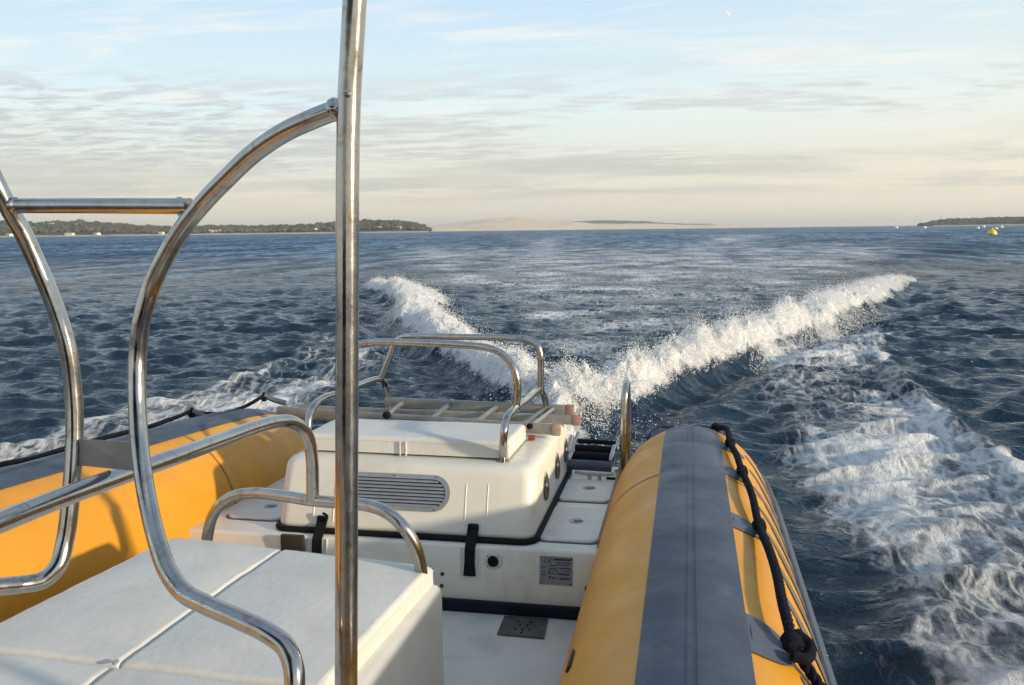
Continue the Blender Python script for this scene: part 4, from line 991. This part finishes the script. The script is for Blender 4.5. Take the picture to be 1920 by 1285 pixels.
# ---- unseen roof, console and screen added behind the camera so the steel reflects something dark
b = MB().box((-1.35, -1.20, 3.10), (1.15, 0, 0), (0, 1.7, 0), (0, 0, 0.035), 0.03, 3); part(b, 'added_canopy', M['brown'])
b = MB(); quad_box_ = [(-1.95, -1.05, DZ), (-1.95, -1.05, 1.45), (-1.95, -0.15, DZ), (-1.95, -0.35, 1.25), (-0.80, -1.05, DZ), (-0.80, -1.05, 1.45), (-0.80, -0.15, DZ), (-0.80, -0.35, 1.25)]
b.hexa([Vector(v) for v in quad_box_], 0.05, 3); part(b, 'added_console', M['gel'])
b = MB().box((-1.10, -0.95, 1.85), (0.85, 0, 0), (0, 0.02, 0.0), (0, -0.12, 0.62), 0.01); part(b, 'added_dark_screen', M['dark'])

# ---- seat pod and cushions
b = MB(); pz = 0.865
def quad_box(b, pts, z0, z1, bev, seg=3):
    # pts: four corners (x,y) order: x-y-, x-y+, x+y-, x+y+
    vs = []
    for (x_, y_) in pts: vs += [(x_, y_, z0), (x_, y_, z1)]
    b.hexa(vs, bev, seg)
podc = [(-2.10, 0.9), (-2.04, 3.13), (-0.895, 0.9), (-0.86, 2.985)]
quad_box(b, podc, DZ-0.01, pz+0.012, 0.035, 4)
pod = part(b, 'seat_pod', M['gel'])
p = PD(765, 1150, 1)
b = MB(); xs_ = -0.872
for dz in (0,): b.box((xs_-0.001, 2.80, 0.735), (0.003, 0, 0), (0, 0.0025, 0), (0, 0, 0.062), 0.0)
b.box((xs_-0.001, 2.815, 0.674), (0.003, 0, 0), (0, 0.015, 0), (0, 0, 0.0022), 0.0)
part(b, 'locker_seam', M['seam'], pod)
b = MB().lath((xs_-0.002, 2.86, 0.70), (1, 0, 0), [(0, .010), (.004, .009), (.007, .004)], 12); part(b, 'snap_fastener', M['brown'], pod)

def cushion(name, cs, z0, z1, m, label, cat, group, bulge=0.016, bev=0.018, piping=True):
    """soft pad on four corners (x-y-,x-y+,x+y-,x+y+)"""
    A, B, C_, D_ = [Vector((*c, 0)) for c in cs]; n = 26; vs = []; 
    org = (A+B+C_+D_)/4
    def pt(u, v, z): p = A.lerp(C_, u).lerp(B.lerp(D_, u), v); return Vector((p.x, p.y, z))
    wu = (C_-A).length; wv = (B-A).length
    # top sheet with round-over
    def edge(t, wl): d = min(t, 1-t)*wl; return 1-(1-min(1, d/bev))**2
    gridt = sorted(set([k/n for k in range(n+1)]))
    def ax_(wl): return [0, 0.004/wl, 0.010/wl, 0.018/wl, bev/wl]+[bev/wl+(1-2*bev/wl)*k/20 for k in range(1, 20)]+[1-bev/wl, 1-0.018/wl, 1-0.010/wl, 1-0.004/wl, 1]
    us, vs_ = ax_(wu), ax_(wv); nu, nv = len(us), len(vs_)
    for v in vs_:
        for u in us:
            e = math.sqrt(max(0, edge(u, wu)*edge(v, wv)))
            p = pt(u, v, 0); wr = 0.005*mnoise.noise(Vector((p.x*4, p.y*4, 1)))+0.0010*mnoise.ridged_multi_fractal(Vector((p.x*3, p.y*6, 9)), 1.0, 2.0, 3, 1.0, 2.0)*0.5+0.0035*mnoise.noise(Vector((p.x*2.0, p.y*14, 5)))*(min(u, 1-u, v, 1-v) < 0.12)
            z = z1-bev*0.9*(1-e)+bulge*math.sin(math.pi*u)**0.5*math.sin(math.pi*v)**0.5+wr*e
            vs.append(pt(u, v, z))
    fs = [(j*nu+i, j*nu+i+1, (j+1)*nu+i+1, (j+1)*nu+i) for j in range(nv-1) for i in range(nu-1)]
    ring = [i for i in range(nu)]+[j*nu+nu-1 for j in range(1, nv)]+[(nv-1)*nu+i for i in range(nu-2, -1, -1)]+[j*nu for j in range(nv-2, 0, -1)]
    b0 = len(vs)
    for i in ring: p = vs[i]; q = org+(p-org)*1.0; vs.append(Vector((q.x, q.y, z0)))
    m_ = len(ring)
    fs += [(ring[k], b0+k, b0+(k+1) % m_, ring[(k+1) % m_]) for k in range(m_)]
    fs.append(tuple(b0+k for k in range(m_)))
    mb_ = MB().add(vs, fs); o = mb_.build(name, m, None, True, 60)
    tag(o, label, cat, group)
    if piping:
        P = [vs[i] + Vector((0, 0, -0.001)) for i in ring]; P.append(P[0])
        b_ = MB().tube(P, 0.0023, 6, raw=True, cap=False); pp = b_.build('piping', M['vinyl'], o)
    return o
GC = 'white vinyl cushions on the seat pod'
cushion('seat_cushion', [(-2.13, 2.125), (-2.015, 3.105), (-1.568, 2.105), (-1.519, 3.045)], pz+.010, 0.945, M['vinyl'], 'white vinyl seat cushion behind the curved frame, on the far side of the centre seam', 'cushion', GC)
cushion('seat_cushion', [(-1.566, 2.105), (-1.517, 3.045), (-0.945, 2.085), (-0.895, 2.965)], pz+.010, 0.945, M['vinyl'], 'white vinyl seat cushion at the rear right of the seat pod, crossed by the pole', 'cushion', GC)
cushion('seat_cushion', [(-2.14, 1.0), (-2.13, 2.118), (-1.59, 1.0), (-1.578, 2.098)], pz+.010, 0.942, M['vinyl'], 'white vinyl seat cushion cut off by the bottom left corner of the photo', 'cushion', GC)
cushion('seat_cushion', [(-1.587, 1.0), (-1.575, 2.098), (-0.945, 1.0), (-0.945, 2.078)], pz+.010, 0.942, M['vinyl'], 'white vinyl seat cushion at the bottom edge, nearest the foot of the curved frame', 'cushion', GC)
tb_ = MB().box((-1.572, 2.10, 0.953), (0.006, 0, 0), (0, 0.010, 0), (0, 0, 0.004), 0.002)
tg = tb_.build('zip_pull', M['vent'], pod)
cushion('hatch_cushion', [(-1.865, 4.02), (-1.855, 4.42), (-0.822, 4.00), (-0.812, 4.40)], 1.078, 1.158, M['vinyl'], 'cream vinyl cushion lying on the engine hatch between the legs of the stern rail', 'cushion', None, bulge=0.006, bev=0.02)
b = MB()
for u in (-1.36, -1.33): b.box((u, 4.005 + 0.0, 1.105), (0.0018, 0, 0), (0, 0.004, 0), (0, 0, 0.035))
cs_ = b.build('cushion_seam', M['vinyl'], bpy.data.objects['hatch_cushion'])

# ---- boarding ladder folded on the stern deck
b = MB()
def bar(b, p, q, r): b.tube([p, q], r, 10)
lad = None
lad = bpy.data.objects.new('boarding_ladder', None); COL.objects.link(lad); lad.location = PZ(1110, 880, SZ)
lad.parent = boat; bpy.context.view_layer.update(); lad.matrix_parent_inverse = boat.matrix_world.inverted()
for (x0, y0, x1, y1, d) in ((1060, 858, 1072, 818, 5.22), (1069, 850, 1084, 812, 5.40), (1144, 866, 1152, 836, 5.14), (1152, 850, 1163, 818, 5.34), (1064, 872, 1072, 848, 5.1)):
    side = MB(); bar(side, PD(x0, y0, d), PD(x1, y1, d+0.12), 0.011); part(side, 'side_rail', M['steel'], lad)
for (x0, x1, y0, d, r) in ((1062, 1146, 873, 5.12, 0.030), (1070, 1150, 856, 5.24, 0.024), (1078, 1156, 842, 5.36, 0.022), (1084, 1162, 829, 5.48, 0.014)):
    rg = MB().tube([PD(x0, y0-2, d), PD((x0+x1)/2, y0, d), PD(x1, y0+3, d)], r, 14); part(rg, 'rung', M['rubber'] if r < 0.03 else M['grey'], lad)
# hoop post
b = MB().tube([PZ(1166, 884, SZ), PD(1168, 840, 5.13), PD(1170, 770, 5.11), PD(1172, 735, 5.12), PD(1174, 721, 5.18), PD(1175, 716, 5.28), PD(1176, 724, 5.38), PD(1177, 770, 5.45), PD(1177, 900, 5.5)], 0.0205, 18)
c = PZ(1166, 884, SZ); b.lath((c.x, c.y, SZ), (0, 0, 1), [(0, .042), (.008, .042), (.012, .028), (.02, .021)], 18)
part(b, 'boarding_post', M['steel'])

# ================================================================== LADDER lying across the stern
c = (PZ(530, 765, 1.16)+PZ(1083, 783, 1.14))/2
gl = empty('ladder', (c.x, c.y, 1.08), 'grey aluminium two section ladder lying across the engine hatch behind the cushion', 'ladder')
def beam(name, a, b_, hz, hy_, m=M['alu'], caps=None, parent=None):
    a = Vector(a); b_ = Vector(b_); d = (b_-a).normalized(); s = Vector((0, 0, 1)).cross(d).normalized(); u = d.cross(s).normalized()
    o = MB().box((a+b_)/2, d*((b_-a).length/2), s*hy_, u*hz, 0.006).build(name, m, parent or gl)
    if caps:
        cc = b_+d*0.008
        MB().box(cc, d*0.024, s*(hy_+.003), u*(hz+.003), 0.006).build('end_cap', caps, o)
    return o
A0, A1 = PD(722, 754, 5.42), PD(1066, 769, 5.18)       # far rail
B0, B1 = PD(560, 768, 5.25), PD(1078, 788, 4.98)       # middle rail
C0, C1 = PD(520, 771, 4.95), PD(1040, 806, 4.62)       # near rail
beam('rail', A0, A1, 0.029, 0.014, caps=M['pink']); beam('rail', B0, B1, 0.026, 0.014, caps=M['pink']); beam('rail', C0, C1, 0.027, 0.016, caps=mat('cream_cap', (0.34, 0.27, 0.19), 0.6, var=0.15, vscale=40))
for t in (0.10, 0.36, 0.62, 0.88):
    pA = A0.lerp(A1, t); pC = C0.lerp(C1, 0.34+t*0.62)
    MB().tube([pA, pA.lerp(pC, 0.5)+Vector((0, 0, 0.004)), pC], 0.0135, 10).build('rung', M['alu'], gl)
MB().tube([PD(1038, 766, 5.2), PD(1000, 796, 4.72)], 0.011, 10).build('brace', M['vent'], gl)
pk = PD(727, 778, 4.80); MB().lath(pk, (0, -1, 0.1), [(0, .02), (.02, .022), (.035, .018), (.04, .008)], 14).build('clamp_knob', M['rubber'], gl)
pk = PD(994, 799, 4.60); MB().lath(pk, (0, -1, 0.1), [(0, .016), (.02, .016), (.024, .010)], 14).build('clamp_knob', M['rubber'], gl)
pk = PD(997, 821, 4.58); MB().box(pk, (0.018, 0, 0), (0, 0.012, 0), (0, 0, 0.012), 0.004).build('red_stop', mat('red_plastic', (0.25, 0.04, 0.03), 0.5), gl)

# ================================================================== HAZE
hz = MB().box((0, 0, 65), (24000, 0, 0), (0, 24000, 0), (0, 0, 69)).build('haze', None, None, False)
hm = bpy.data.materials.new('haze_air'); hm.use_nodes = True; g = NT(hm.node_tree)
vol = g.n('ShaderNodeVolumePrincipled', {'Color': (0.96, 0.95, 0.94, 1), 'Density': 0.00009, 'Anisotropy': 0.2})
out = g.n('ShaderNodeOutputMaterial'); hm.node_tree.links.new(vol.outputs[0], out.inputs['Volume'])
hz.data.materials.append(hm); tag(hz, 'thin pale haze over the water that fades the far shores', 'haze', kind='stuff')
